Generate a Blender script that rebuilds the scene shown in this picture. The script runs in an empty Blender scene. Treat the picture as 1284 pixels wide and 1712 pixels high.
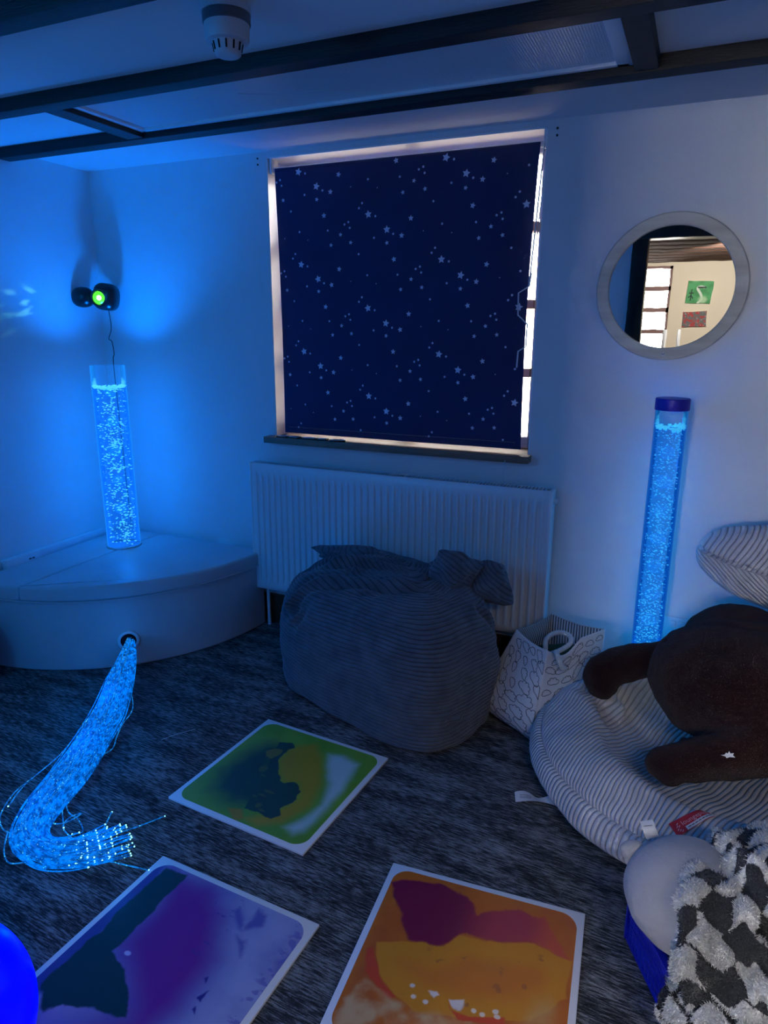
import bpy, bmesh, math, random
import numpy as np
from mathutils import Matrix, Vector, noise as mnoise

scene = bpy.context.scene
COL = scene.collection
PI = math.pi
rnd = random.Random(7)
rng = np.random.default_rng(7)

# ------------------------------------------------------------------ helpers
def link(o, parent=None):
    COL.objects.link(o)
    if parent is not None:
        o.parent = parent
    return o

def tag(o, label=None, cat=None, group=None, kind=None):
    if label: o['label'] = label
    if cat: o['category'] = cat
    if group: o['group'] = group
    if kind: o['kind'] = kind
    return o

def thing(name, label, cat, loc=(0, 0, 0), group=None):
    o = bpy.data.objects.new(name, None)
    o.empty_display_size = 0.05
    o.location = loc
    link(o)
    return tag(o, label, cat, group)

class MB:
    """collects vertices and faces, then links them as one mesh object"""
    def __init__(self):
        self.v, self.f, self.s = [], [], []
    def add(self, V, F, smooth=False):
        b = len(self.v)
        self.v.extend([tuple(map(float, p)) for p in V])
        self.f.extend([tuple(i + b for i in q) for q in F])
        self.s.extend([smooth] * len(F))
        return self
    def box(self, x0, x1, y0, y1, z0, z1, bev=0.0, seg=2, rot=None):
        bm = bmesh.new()
        bmesh.ops.create_cube(bm, size=1)
        c = Vector(((x0+x1)/2, (y0+y1)/2, (z0+z1)/2)); s = (x1-x0, y1-y0, z1-z0)
        for v in bm.verts:
            v.co = Vector((v.co.x*s[0], v.co.y*s[1], v.co.z*s[2]))
        if bev:
            bmesh.ops.bevel(bm, geom=bm.edges[:], offset=bev, segments=seg, affect='EDGES', profile=0.5)
        for v in bm.verts:
            if rot is not None: v.co = rot @ v.co
            v.co += c
        bm.verts.index_update()
        self.add([v.co for v in bm.verts], [[v.index for v in f.verts] for f in bm.faces], bool(bev))
        bm.free()
        return self
    def tube(self, path, r, n=8, cap=True):
        P = [Vector(p) for p in path]
        m = len(P)
        R = r if isinstance(r, (list, tuple)) else [r]*m
        up = Vector((0, 0, 1))
        t0 = (P[1]-P[0]).normalized()
        if abs(t0.dot(up)) > .9: up = Vector((1, 0, 0))
        nrm = (up - t0*up.dot(t0)).normalized()
        V = []
        for i in range(m):
            t = (P[min(i+1, m-1)]-P[max(i-1, 0)])
            t = t.normalized() if t.length > 1e-9 else t0
            nrm = nrm - t*nrm.dot(t)
            if nrm.length < 1e-6: nrm = t.orthogonal()
            nrm.normalize()
            b = t.cross(nrm)
            for k in range(n):
                a = 2*PI*k/n
                V.append(P[i] + (nrm*math.cos(a)+b*math.sin(a))*R[i])
        F = [(i*n+k, i*n+(k+1) % n, (i+1)*n+(k+1) % n, (i+1)*n+k) for i in range(m-1) for k in range(n)]
        if cap:
            F.append(tuple(range(n))[::-1]); F.append(tuple((m-1)*n+k for k in range(n)))
        return self.add(V, F, True)
    def lathe(self, prof, c=(0, 0, 0), n=48, axis='Z', cap0=True, cap1=True, M=None):
        V = []
        for (r, z) in prof:
            for k in range(n):
                a = 2*PI*k/n
                p = Vector((r*math.cos(a), r*math.sin(a), z))
                if M is not None: p = M @ p
                V.append(p + Vector(c))
        m = len(prof)
        F = [(i*n+k, i*n+(k+1) % n, (i+1)*n+(k+1) % n, (i+1)*n+k) for i in range(m-1) for k in range(n)]
        if cap0: F.append(tuple(range(n))[::-1])
        if cap1: F.append(tuple((m-1)*n+k for k in range(n)))
        return self.add(V, F, True)
    def build(self, name, mat, parent=None, edge=35):
        me = bpy.data.meshes.new(name)
        me.from_pydata(self.v, [], self.f)
        me.polygons.foreach_set('use_smooth', self.s)
        me.materials.append(mat)
        me.update()
        if any(self.s): sharp(me, edge)
        return link(bpy.data.objects.new(name, me), parent)

def sharp(me, deg):
    bm = bmesh.new(); bm.from_mesh(me)
    bmesh.ops.recalc_face_normals(bm, faces=bm.faces[:])
    lim = math.radians(deg)
    for e in bm.edges:
        if len(e.link_faces) == 2 and e.calc_face_angle(0) > lim: e.smooth = False
    bm.to_mesh(me); bm.free()

def gridmesh(name, G, mat, parent=None, closed_u=False, cap=False, attrs=None, colors=None, recalc=False):
    """G: (rows, cols, 3) numpy"""
    m, n = G.shape[:2]
    V = G.reshape(-1, 3)
    i = np.arange(m-1)[:, None]; k = np.arange(n if closed_u else n-1)[None, :]
    k2 = (k+1) % n
    F = np.stack([i*n+k, i*n+k2, (i+1)*n+k2, (i+1)*n+k], -1).reshape(-1, 4)
    me = bpy.data.meshes.new(name)
    me.vertices.add(len(V)); me.vertices.foreach_set('co', V.astype(np.float32).ravel())
    me.loops.add(F.size); me.loops.foreach_set('vertex_index', F.astype(np.int32).ravel())
    me.polygons.add(len(F)); me.polygons.foreach_set('loop_start', (np.arange(len(F))*4).astype(np.int32))
    me.polygons.foreach_set('use_smooth', np.ones(len(F), dtype=bool))
    for nm, A in (attrs or {}).items():
        at = me.attributes.new(nm, 'FLOAT', 'POINT'); at.data.foreach_set('value', A.astype(np.float32).ravel())
    if colors is not None:
        at = me.attributes.new('tint', 'FLOAT_COLOR', 'POINT')
        c = np.concatenate([colors.reshape(-1, 3), np.ones((m*n, 1))], 1)
        at.data.foreach_set('color', c.astype(np.float32).ravel())
    me.materials.append(mat)
    me.update(); me.validate()
    if recalc:
        bm = bmesh.new(); bm.from_mesh(me)
        bmesh.ops.recalc_face_normals(bm, faces=bm.faces[:]); bm.to_mesh(me); bm.free()
    return link(bpy.data.objects.new(name, me), parent)

def grid_normals(G, closed_u=False):
    if closed_u:
        du = np.roll(G, -1, 1)-np.roll(G, 1, 1)
    else:
        du = np.gradient(G, axis=1)
    dv = np.gradient(G, axis=0)
    N = np.cross(du, dv)
    return N/np.maximum(np.linalg.norm(N, axis=-1, keepdims=True), 1e-9)

def vnoise(P, seed=0):
    """smooth value noise on (...,3) points, about -1..1"""
    r = np.random.default_rng(seed); T = r.random(4096)*2-1
    i = np.floor(P).astype(np.int64); f = P-i; f = f*f*(3-2*f)
    def h(a, b, c): return T[(a*73856093 ^ b*19349663 ^ c*83492791) & 4095]
    out = 0
    for dx in (0, 1):
        for dy in (0, 1):
            for dz in (0, 1):
                w = (f[..., 0] if dx else 1-f[..., 0])*(f[..., 1] if dy else 1-f[..., 1])*(f[..., 2] if dz else 1-f[..., 2])
                out = out + w*h(i[..., 0]+dx, i[..., 1]+dy, i[..., 2]+dz)
    return out

def fbm(P, o=4, seed=0):
    s, a, t = 0, 1, 0
    for k in range(o):
        s = s + a*vnoise(P*(2**k)+17.3*k, seed+k); t += a; a *= .5
    return s/t

def seg_dist(P, poly, closed=True):
    """distance of (...,d) points to a polyline"""
    poly = np.asarray(poly, float); n = len(poly)
    D = np.full(P.shape[:-1], 1e9)
    for i in range(n if closed else n-1):
        a, b = poly[i], poly[(i+1) % n]; ab = b-a
        t = np.clip(((P-a) @ ab)/max(ab @ ab, 1e-12), 0, 1)
        D = np.minimum(D, np.linalg.norm(P-(a+t[..., None]*ab), axis=-1))
    return D

def poly_sdf(P, poly):
    """signed distance (inside positive) to polygon in 2D"""
    poly = np.asarray(poly, float); D = seg_dist(P, poly); n = len(poly)
    ins = np.zeros(P.shape[:-1], bool); x, y = P[..., 0], P[..., 1]
    for i in range(n):
        x1, y1 = poly[i]; x2, y2 = poly[(i+1) % n]
        if y1 == y2: continue
        ins ^= ((y1 > y) != (y2 > y)) & (x < (x2-x1)*(y-y1)/(y2-y1)+x1)
    return np.where(ins, D, -D)

def sstep(a, b, x):
    t = np.clip((x-a)/(b-a), 0, 1); return t*t*(3-2*t)

def spline(P, n):
    """Catmull-Rom through points -> n samples"""
    P = np.asarray(P, float); m = len(P)
    Q = np.vstack([2*P[0]-P[1], P, 2*P[-1]-P[-2]])
    t = np.linspace(0, m-1-1e-6, n); i = t.astype(int); f = (t-i)[:, None]
    a, b, c, d = Q[i], Q[i+1], Q[i+2], Q[i+3]
    return .5*((2*b)+(-a+c)*f+(2*a-5*b+4*c-d)*f**2+(-a+3*b-3*c+d)*f**3)

# ------------------------------------------------------------------ materials
def nodes(name):
    m = bpy.data.materials.new(name); m.use_nodes = True
    nt = m.node_tree; nt.nodes.clear()
    out = nt.nodes.new('ShaderNodeOutputMaterial')
    return m, nt, out

class NT:
    def __init__(self, nt): self.nt = nt
    def n(self, t, **kw):
        x = self.nt.nodes.new(t)
        for k, v in kw.items():
            if k.startswith('i_'):
                key = k[2:]
                key = int(key) if key.isdigit() else key.replace('_', ' ')
                x.inputs[key].default_value = v
            else: setattr(x, k, v)
        return x
    def l(self, a, b): self.nt.links.new(a, b)
    def ramp(self, fac, stops):
        r = self.n('ShaderNodeValToRGB'); e = r.color_ramp.elements
        while len(e) < len(stops): e.new(.5)
        for q, (p, c) in zip(e, stops):
            q.position = p; q.color = (*c, 1)
        self.l(fac, r.inputs[0]); return r.outputs[0]
    def math(self, op, a, b=None):
        x = self.n('ShaderNodeMath', operation=op)
        for i, q in enumerate((a, b)):
            if q is None: continue
            if isinstance(q, (int, float)): x.inputs[i].default_value = q
            else: self.l(q, x.inputs[i])
        return x.outputs[0]

def simple(name, c1, c2=None, scale=6, rough=.6, bump=0, bscale=60, metal=0, sheen=0, stretch=None, spec=.5, detail=5):
    m, nt, out = nodes(name); T = NT(nt)
    p = T.n('ShaderNodeBsdfPrincipled'); p.inputs['Roughness'].default_value = rough
    p.inputs['Metallic'].default_value = metal; p.inputs['Specular IOR Level'].default_value = spec
    if sheen: p.inputs['Sheen Weight'].default_value = sheen
    tc = T.n('ShaderNodeTexCoord'); src = tc.outputs['Object']
    if stretch:
        mp = T.n('ShaderNodeMapping'); mp.inputs['Scale'].default_value = stretch
        T.l(src, mp.inputs[0]); src = mp.outputs[0]
    nz = T.n('ShaderNodeTexNoise'); nz.inputs['Scale'].default_value = scale; nz.inputs['Detail'].default_value = detail
    T.l(src, nz.inputs['Vector'])
    T.l(T.ramp(nz.outputs[0], [(.3, c1), (.7, c2 or tuple(min(1, x*1.06) for x in c1))]), p.inputs['Base Color'])
    if bump:
        nb = T.n('ShaderNodeTexNoise'); nb.inputs['Scale'].default_value = bscale; nb.inputs['Detail'].default_value = 4
        T.l(src, nb.inputs['Vector'])
        bp = T.n('ShaderNodeBump'); bp.inputs['Strength'].default_value = bump; bp.inputs['Distance'].default_value = .01
        T.l(nb.outputs[0], bp.inputs['Height']); T.l(bp.outputs[0], p.inputs['Normal'])
    T.l(p.outputs[0], out.inputs[0])
    return m

def emit_mat(name, col, strength, gloss=None):
    m, nt, out = nodes(name); T = NT(nt)
    p = T.n('ShaderNodeBsdfPrincipled')
    p.inputs['Base Color'].default_value = (*[c*.12 for c in col], 1); p.inputs['Roughness'].default_value = .3
    p.inputs['Emission Color'].default_value = (*col, 1); p.inputs['Emission Strength'].default_value = strength
    T.l(p.outputs[0], out.inputs[0]); return m

def cord_mat(name, c1, c2, freq, rough=.95, sheen=.3, groove=.45, bump=.6, dist=.006):
    """corduroy: attribute 'rib' runs across the ribs, in metres"""
    m, nt, out = nodes(name); T = NT(nt)
    p = T.n('ShaderNodeBsdfPrincipled'); p.inputs['Roughness'].default_value = rough
    p.inputs['Sheen Weight'].default_value = sheen; p.inputs['Sheen Roughness'].default_value = .5
    p.inputs['Specular IOR Level'].default_value = .15
    at = T.n('ShaderNodeAttribute', attribute_name='rib')
    tc = T.n('ShaderNodeTexCoord')
    nz = T.n('ShaderNodeTexNoise'); nz.inputs['Scale'].default_value = 14; nz.inputs['Detail'].default_value = 6
    T.l(tc.outputs['Object'], nz.inputs['Vector'])
    nf = T.n('ShaderNodeTexNoise'); nf.inputs['Scale'].default_value = 260; nf.inputs['Detail'].default_value = 3
    T.l(tc.outputs['Object'], nf.inputs['Vector'])
    ph = T.math('MULTIPLY', at.outputs['Fac'], freq*PI)
    s = T.math('ABSOLUTE', T.math('SINE', ph))
    s = T.math('POWER', s, .55)
    hgt = T.math('ADD', s, T.math('MULTIPLY', nf.outputs[0], .25))
    bp = T.n('ShaderNodeBump'); bp.inputs['Strength'].default_value = bump; bp.inputs['Distance'].default_value = dist
    T.l(hgt, bp.inputs['Height']); T.l(bp.outputs[0], p.inputs['Normal'])
    base = T.ramp(nz.outputs[0], [(.3, c1), (.7, c2)])
    mx = T.n('ShaderNodeMix', data_type='RGBA', blend_type='MULTIPLY'); mx.inputs[0].default_value = 1
    T.l(base, mx.inputs[6])
    T.l(T.ramp(s, [(0, (groove,)*3), (.75, (1, 1, 1))]), mx.inputs[7])
    T.l(mx.outputs[2], p.inputs['Base Color'])
    T.l(p.outputs[0], out.inputs[0]); return m

def attr_mat(name, rough=.4, bump=0, bscale=200, sheen=0, spec=.5, coat=0):
    m, nt, out = nodes(name); T = NT(nt)
    p = T.n('ShaderNodeBsdfPrincipled'); p.inputs['Roughness'].default_value = rough
    p.inputs['Specular IOR Level'].default_value = spec
    if sheen: p.inputs['Sheen Weight'].default_value = sheen
    if coat: p.inputs['Coat Weight'].default_value = coat; p.inputs['Coat Roughness'].default_value = .25
    at = T.n('ShaderNodeAttribute', attribute_name='tint')
    T.l(at.outputs['Color'], p.inputs['Base Color'])
    if bump:
        tc = T.n('ShaderNodeTexCoord')
        nb = T.n('ShaderNodeTexNoise'); nb.inputs['Scale'].default_value = bscale; nb.inputs['Detail'].default_value = 4
        T.l(tc.outputs['Object'], nb.inputs['Vector'])
        bp = T.n('ShaderNodeBump'); bp.inputs['Strength'].default_value = bump; bp.inputs['Distance'].default_value = .008
        T.l(nb.outputs[0], bp.inputs['Height']); T.l(bp.outputs[0], p.inputs['Normal'])
    T.l(p.outputs[0], out.inputs[0]); return m

def carpet_mat():
    m, nt, out = nodes('carpet'); T = NT(nt)
    p = T.n('ShaderNodeBsdfPrincipled'); p.inputs['Roughness'].default_value = .95; p.inputs['Specular IOR Level'].default_value = .1
    tc = T.n('ShaderNodeTexCoord')
    rot = T.n('ShaderNodeMapping'); rot.inputs['Rotation'].default_value = (0, 0, math.radians(4)); T.l(tc.outputs['Object'], rot.inputs[0])
    def nz(scale, sc, det=4, dist=0):
        mp = T.n('ShaderNodeMapping'); mp.inputs['Scale'].default_value = scale; T.l(rot.outputs[0], mp.inputs[0])
        n = T.n('ShaderNodeTexNoise'); n.inputs['Scale'].default_value = sc; n.inputs['Detail'].default_value = det
        T.l(mp.outputs[0], n.inputs['Vector']); return n.outputs[0]
    streak = nz((9, 75, 1), 3.0, 4)
    fine = nz((60, 160, 60), 3.0, 3)
    broad = nz((2.2, 9, 1), 2.0, 4)
    v = T.math('ADD', T.math('MULTIPLY', streak, .8), T.math('MULTIPLY', broad, .42))
    v = T.math('ADD', v, T.math('MULTIPLY', fine, .25))
    c = T.ramp(v, [(.56, (.022, .026, .03)), (.70, (.065, .07, .076)), (.83, (.26, .27, .28)), (1, (.44, .45, .46))])
    T.l(c, p.inputs['Base Color'])
    bp = T.n('ShaderNodeBump'); bp.inputs['Strength'].default_value = .9; bp.inputs['Distance'].default_value = .006
    T.l(T.math('ADD', T.math('MULTIPLY', streak, .6), fine), bp.inputs['Height']); T.l(bp.outputs[0], p.inputs['Normal'])
    T.l(p.outputs[0], out.inputs[0]); return m

def shell_mat(glow=.26):
    """thin clear acrylic: mostly see-through, Fresnel gloss, faint blue scatter of the light it carries"""
    m, nt, out = nodes('acrylic_tube'); T = NT(nt)
    tr = T.n('ShaderNodeBsdfTransparent'); tr.inputs[0].default_value = (.93, .97, 1, 1)
    gl = T.n('ShaderNodeBsdfGlossy'); gl.inputs['Roughness'].default_value = .06
    fr = T.n('ShaderNodeFresnel'); fr.inputs[0].default_value = 1.4
    mx = T.n('ShaderNodeMixShader')
    T.l(fr.outputs[0], mx.inputs[0]); T.l(tr.outputs[0], mx.inputs[1]); T.l(gl.outputs[0], mx.inputs[2])
    em = T.n('ShaderNodeEmission'); em.inputs[0].default_value = (.01, .26, 1, 1)
    lw = T.n('ShaderNodeLayerWeight'); lw.inputs[0].default_value = .35
    T.l(T.math('ADD', T.math('MULTIPLY', lw.outputs['Facing'], glow), glow*.35), em.inputs[1])
    ad = T.n('ShaderNodeAddShader'); T.l(mx.outputs[0], ad.inputs[0]); T.l(em.outputs[0], ad.inputs[1])
    T.l(ad.outputs[0], out.inputs[0]); return m

def water_mat(name, col, strength):
    """lit water: clear, glowing with the LED light that it scatters"""
    m, nt, out = nodes(name); T = NT(nt)
    tr = T.n('ShaderNodeBsdfTransparent'); tr.inputs[0].default_value = (.72, .84, .97, 1)
    em = T.n('ShaderNodeEmission'); em.inputs[0].default_value = (*col, 1); em.inputs[1].default_value = strength
    ad = T.n('ShaderNodeAddShader'); T.l(tr.outputs[0], ad.inputs[0]); T.l(em.outputs[0], ad.inputs[1])
    T.l(ad.outputs[0], out.inputs[0]); return m

def strand_mat(name, base, spark, s0, s1, thr=.62):
    m, nt, out = nodes(name); T = NT(nt)
    p = T.n('ShaderNodeBsdfPrincipled'); p.inputs['Roughness'].default_value = .25
    p.inputs['Base Color'].default_value = (.0, .08, .25, 1); p.inputs['Specular IOR Level'].default_value = .15
    tc = T.n('ShaderNodeTexCoord')
    nz = T.n('ShaderNodeTexNoise'); nz.inputs['Scale'].default_value = 190; nz.inputs['Detail'].default_value = 1
    T.l(tc.outputs['Object'], nz.inputs['Vector'])
    n2 = T.n('ShaderNodeTexNoise'); n2.inputs['Scale'].default_value = 55; n2.inputs['Detail'].default_value = 2
    T.l(tc.outputs['Object'], n2.inputs['Vector'])
    dark = T.ramp(n2.outputs[0], [(.40, tuple(.22*x for x in base)), (.62, base)])
    mx = T.n('ShaderNodeMix', data_type='RGBA'); mask = T.ramp(nz.outputs[0], [(thr, (0, 0, 0)), (thr+.07, (1, 1, 1))])
    T.l(mask, mx.inputs[0]); T.l(dark, mx.inputs[6]); mx.inputs[7].default_value = (*[x*s1/s0 for x in spark], 1)
    T.l(mx.outputs[2], p.inputs['Emission Color']); p.inputs['Emission Strength'].default_value = s0
    T.l(p.outputs[0], out.inputs[0]); return m

def prism_mat():
    m, nt, out = nodes('prismatic_diffuser'); T = NT(nt)
    p = T.n('ShaderNodeBsdfPrincipled'); p.inputs['Base Color'].default_value = (.74, .76, .78, 1); p.inputs['Roughness'].default_value = .22
    tc = T.n('ShaderNodeTexCoord')
    vo = T.n('ShaderNodeTexVoronoi'); vo.inputs['Scale'].default_value = 130; vo.inputs['Randomness'].default_value = 0
    T.l(tc.outputs['Object'], vo.inputs['Vector'])
    bp = T.n('ShaderNodeBump'); bp.inputs['Strength'].default_value = .5; bp.inputs['Distance'].default_value = .004
    T.l(vo.outputs[0], bp.inputs['Height']); T.l(bp.outputs[0], p.inputs['Normal'])
    T.l(p.outputs[0], out.inputs[0]); return m

M = {}
M['wall'] = simple('painted_wall', (.74, .74, .73), (.79, .79, .78), 3, .72, .12, 240)
M['hall_wall'] = simple('cream_wall', (.84, .74, .58), (.87, .77, .60), 2, .8)
M['ceil'] = simple('ceiling_paint', (.78, .78, .77), (.82, .82, .81), 2, .75, .08, 180)
M['carpet'] = carpet_mat()
M['beam'] = simple('dark_stained_timber', (.008, .008, .009), (.022, .019, .017), 4, .55, .35, 30, stretch=(1, 12, 12))
M['hallwood'] = simple('dark_brown_boards', (.045, .015, .007), (.09, .032, .013), 5, .9, .1, 40, stretch=(1, 10, 10))
M['skirt'] = simple('red_brown_skirting', (.10, .028, .012), (.17, .05, .022), 5, .5, .15, 40, stretch=(1, 8, 14))
M['sill'] = simple('sill_timber', (.16, .10, .065), (.27, .18, .12), 5, .6, .2, 50, stretch=(1.2, 14, 14))
M['rad'] = simple('radiator_enamel', (.80, .80, .79), (.83, .83, .82), 2, .28)
M['dark'] = simple('black_plastic', (.006, .007, .007), (.014, .016, .015), 20, .28)
M['black'] = simple('black_void', (.004, .004, .005), None, 8, .9)
M['white'] = simple('white_plastic', (.76, .77, .78), None, 10, .35)
M['frame_white'] = simple('white_gloss_paint', (.86, .86, .85), None, 8, .4)
M['vinyl'] = simple('white_vinyl', (.50, .51, .52), (.56, .57, .58), 5, .42, .12, 45)
M['mframe'] = simple('pale_grained_wood', (.46, .42, .34), (.70, .66, .55), 3, .5, .12, 60, stretch=(1, 7, 7))
M['blind'] = simple('navy_blind_cloth', (.008, .016, .085), (.011, .022, .105), 4, .8, .05, 300)
M['star'] = simple('pale_star_print', (.70, .74, .88), (.78, .82, .92), 20, .8)
M['hem'] = simple('stitching', (.35, .27, .24), (.5, .4, .36), 90, .8)
M['navy'] = simple('navy_plastic_cap', (.008, .010, .42), (.010, .012, .50), 10, .35)
M['bagdark'] = cord_mat('slate_corduroy', (.085, .095, .115), (.15, .16, .185), 64, groove=.22, bump=.6, dist=.005)
M['cordlight'] = cord_mat('light_grey_corduroy', (.56, .535, .53), (.70, .67, .66), 62, groove=.45, bump=.8, dist=.008)
M['bear'] = simple('dark_brown_plush', (.018, .006, .0055), (.034, .012, .011), 8, 1, .7, 330, sheen=.10, spec=.08)
M['cloth'] = simple('white_bag_cloth', (.66, .66, .66), (.73, .73, .73), 8, .85, .18, 280)
M['ink'] = simple('dark_print', (.03, .035, .05), None, 30, .8)
M['rope'] = simple('pale_rope', (.55, .55, .53), (.7, .7, .68), 60, .9, .4, 200)
M['green'] = simple('dark_green_fabric', (.010, .04, .018), (.018, .06, .028), 14, .8, .3, 80)
M['grille'] = simple('grille_dark', (.05, .055, .06), None, 20, .5)
M['plush'] = simple('smooth_grey_plush', (.37, .37, .385), (.43, .43, .445), 7, .95, .18, 130, sheen=.25, spec=.15)
M['crate'] = simple('royal_blue_plastic', (.004, .010, .33), (.006, .016, .42), 10, .3)
M['paper'] = simple('white_satin_label', (.68, .68, .69), (.75, .75, .76), 20, .6)
M['red'] = simple('red_woven_label', (.50, .022, .035), (.58, .03, .045), 60, .7)
M['pinkprint'] = simple('pale_label_print', (.80, .45, .45), None, 60, .7)
M['smoke'] = simple('detector_plastic', (.56, .56, .58), None, 10, .4)
M['smoke_dark'] = simple('detector_grey_band', (.09, .10, .12), None, 10, .35)
M['wirewhite'] = simple('white_cord', (.55, .58, .62), None, 10, .5)
M['wire'] = simple('black_cord', (.012, .012, .015), None, 10, .5)
M['brickred'] = simple('orange_brown_wood', (.66, .36, .22), (.74, .44, .28), 12, .6, stretch=(1, 1, 6))
M['render'] = simple('pale_render', (.86, .84, .80), (.9, .88, .85), 4, .8)
M['shell'] = shell_mat(); M['shellR'] = shell_mat(.10)
M['waterL'] = water_mat('lit_water', (.0, .15, .9), .06)
M['waterR'] = water_mat('dim_lit_water', (.0, .24, .9), .02)
M['bubL'] = emit_mat('lit_bubbles', (.10, .72, 1), .95)
M['bubR'] = emit_mat('lit_small_bubbles', (.06, .55, .95), .80)
M['fibre'] = strand_mat('fibre_side_glow', (.0, .22, 1), (.10, .72, 1), 1.0, 1.4, .69)
M['fibre2'] = strand_mat('loose_fibre_glow', (.01, .26, .85), (.12, .8, .9), .75, 1.3, .66)
M['tip'] = emit_mat('fibre_tip_glow', (.30, .95, .95), 2.2)
M['ball'] = emit_mat('blue_lamp_glow', (.0, .0, 1), 1.1)
M['greenlens'] = emit_mat('green_lens_glow', (.12, 1, .04), 1.1)
M['greencore'] = emit_mat('green_core_glow', (.45, 1, .5), 9)
M['prism'] = prism_mat()
M['glass'], nt_, out_ = nodes('window_glass')
T_ = NT(nt_); a_ = T_.n('ShaderNodeBsdfTransparent'); b_ = T_.n('ShaderNodeBsdfGlossy'); b_.inputs['Roughness'].default_value = .02
f_ = T_.n('ShaderNodeFresnel'); x_ = T_.n('ShaderNodeMixShader')
T_.l(f_.outputs[0], x_.inputs[0]); T_.l(a_.outputs[0], x_.inputs[1]); T_.l(b_.outputs[0], x_.inputs[2]); T_.l(x_.outputs[0], out_.inputs[0])
M['mirror'], nt_, out_ = nodes('mirror_glass')
T_ = NT(nt_); b_ = T_.n('ShaderNodeBsdfGlossy'); b_.inputs['Roughness'].default_value = 0; b_.inputs[0].default_value = (.92, .93, .93, 1)
tc_ = T_.n('ShaderNodeTexCoord'); n_ = T_.n('ShaderNodeTexNoise'); n_.inputs['Scale'].default_value = 9
bp_ = T_.n('ShaderNodeBump'); bp_.inputs['Strength'].default_value = .003; bp_.inputs['Distance'].default_value = .02
T_.l(tc_.outputs['Object'], n_.inputs['Vector']); T_.l(n_.outputs[0], bp_.inputs['Height']); T_.l(bp_.outputs[0], b_.inputs['Normal'])
T_.l(b_.outputs[0], out_.inputs[0])
M['gel'] = attr_mat('liquid_gel', .38, .04, 60, spec=.3)
M['pile'] = attr_mat('deep_pile', 1, .6, 240, sheen=.25, spec=.1)
M['art'] = attr_mat('painted_canvas', .7)

def struct(o):
    o['kind'] = 'structure'; return o

# ------------------------------------------------------------------ room shell
H = 2.255
XL, XR, YB, YF = -2.92, 1.70, 2.87, -0.30
HX0, HX1, HY = -3.4, 2.6, -3.12
WX0, WX1, WZ0, WZ1 = -1.862, -0.612, 0.985, 2.232
def wallbox(name, *b, mat='wall'): return struct(MB().box(*b).build(name, M[mat]))
wallbox('floor', HX0-.1, HX1+.1, HY-.1, YB+.26, -.1, 0, mat='carpet')
mb = MB()
mb.box(XL, XR, YF, YB, H, H+.1); mb.build('ceiling', M['ceil'])['kind'] = 'structure'
mb = MB()
mb.box(XL-.1, WX0, YB, YB+.26, 0, H+.1); mb.box(WX1, XR+.1, YB, YB+.26, 0, H+.1)
mb.box(WX0, WX1, YB, YB+.26, 0, WZ0-.03); mb.box(WX0, WX1, YB, YB+.26, WZ1, H+.1)
struct(mb.build('wall_back', M['wall']))
wallbox('wall_left', XL-.1, XL, YF-.1, YB, 0, H+.1)
wallbox('wall_right', XR, XR+.1, YF-.1, YB, 0, H+.1)
# the camera-side wall with its wide opening to the hall
mb = MB(); mb.box(XL, -.57, YF-.1, YF, 0, H+.1); mb.box(1.45, XR, YF-.1, YF, 0, H+.1)
struct(mb.build('wall_front', M['wall']))
mb = MB(); mb.box(-.57, -.455, YF-.12, YF+.03, 0, 2.17, .004); mb.box(1.34, 1.45, YF-.12, YF+.03, 0, 2.17, .004)
mb.box(-.57, 1.45, YF-.12, YF+.03, 2.17, H, .004)
struct(mb.build('door_1', M['dark']))
# skirting and trunking
struct(MB().box(-1.97, XR, YB-.02, YB, 0, .155, .004).build('baseboard_back', M['skirt']))
struct(MB().box(XL, XL+.02, YF, 1.80, 0, .155, .004).build('baseboard_left', M['skirt']))
mb = MB(); mb.box(XL, XL+.028, .4, YB, .375, .43, .004)
struct(mb.build('trim_1', M['white']))
# hall behind the camera, seen in the mirror
wallbox('wall_hall_left', HX0-.1, HX0, HY, YF-.1, 0, 2.45, mat='hall_wall')
wallbox('wall_hall_right', HX1, HX1+.1, HY, YF-.1, 0, 2.45, mat='hall_wall')
mb = MB()
wx0, wx1, wz0, wz1 = -1.95, -.385, 1.0, 2.19
mb.box(HX0-.1, wx0, HY-.1, HY, 0, 2.45); mb.box(wx1, HX1+.1, HY-.1, HY, 0, 2.45)
mb.box(wx0, wx1, HY-.1, HY, 0, wz0); mb.box(wx0, wx1, HY-.1, HY, wz1, 2.45)
struct(mb.build('wall_hall', M['hall_wall']))
mb = MB(); mb.box(HX0, XL, YF-.1, YF, 0, 2.45); mb.box(XR, HX1, YF-.1, YF, 0, 2.45); mb.box(XL, XR, YF-.1, YF-.005, H+.1, 2.45)
struct(mb.build('wall_hall_front', M['hall_wall']))
struct(MB().box(HX0, HX1, HY, YF-.1, 2.30, 2.45).build('ceiling_hall', M['hall_wall']))
mb = MB()
for k in range(9):
    y0 = HY+.02+k*.30
    mb.box(HX0+.01, HX1-.01, y0, y0+.245, 2.225, 2.30, .006)
struct(mb.build('trim_2', M['hallwood']))

# hall window
mb = MB()
fy0, fy1 = HY-.08, HY-.02
nx = 5
for i in range(nx+1):
    x = wx0+(wx1-wx0)*i/nx; mb.box(x-.028, x+.028, fy0, fy1, wz0, wz1)
for j in range(6):
    z = wz0+(wz1-wz0)*j/5; mb.box(wx0, wx1, fy0, fy1, z-.026, z+.026)
w2 = struct(mb.build('window_2', simple('mauve_window_frame', (.22, .12, .11), (.28, .16, .15), 6, .5)))
struct(MB().box(wx0, wx1, HY-.052, HY-.046, wz0, wz1).build('window_pane', M['glass'], w2))

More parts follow.
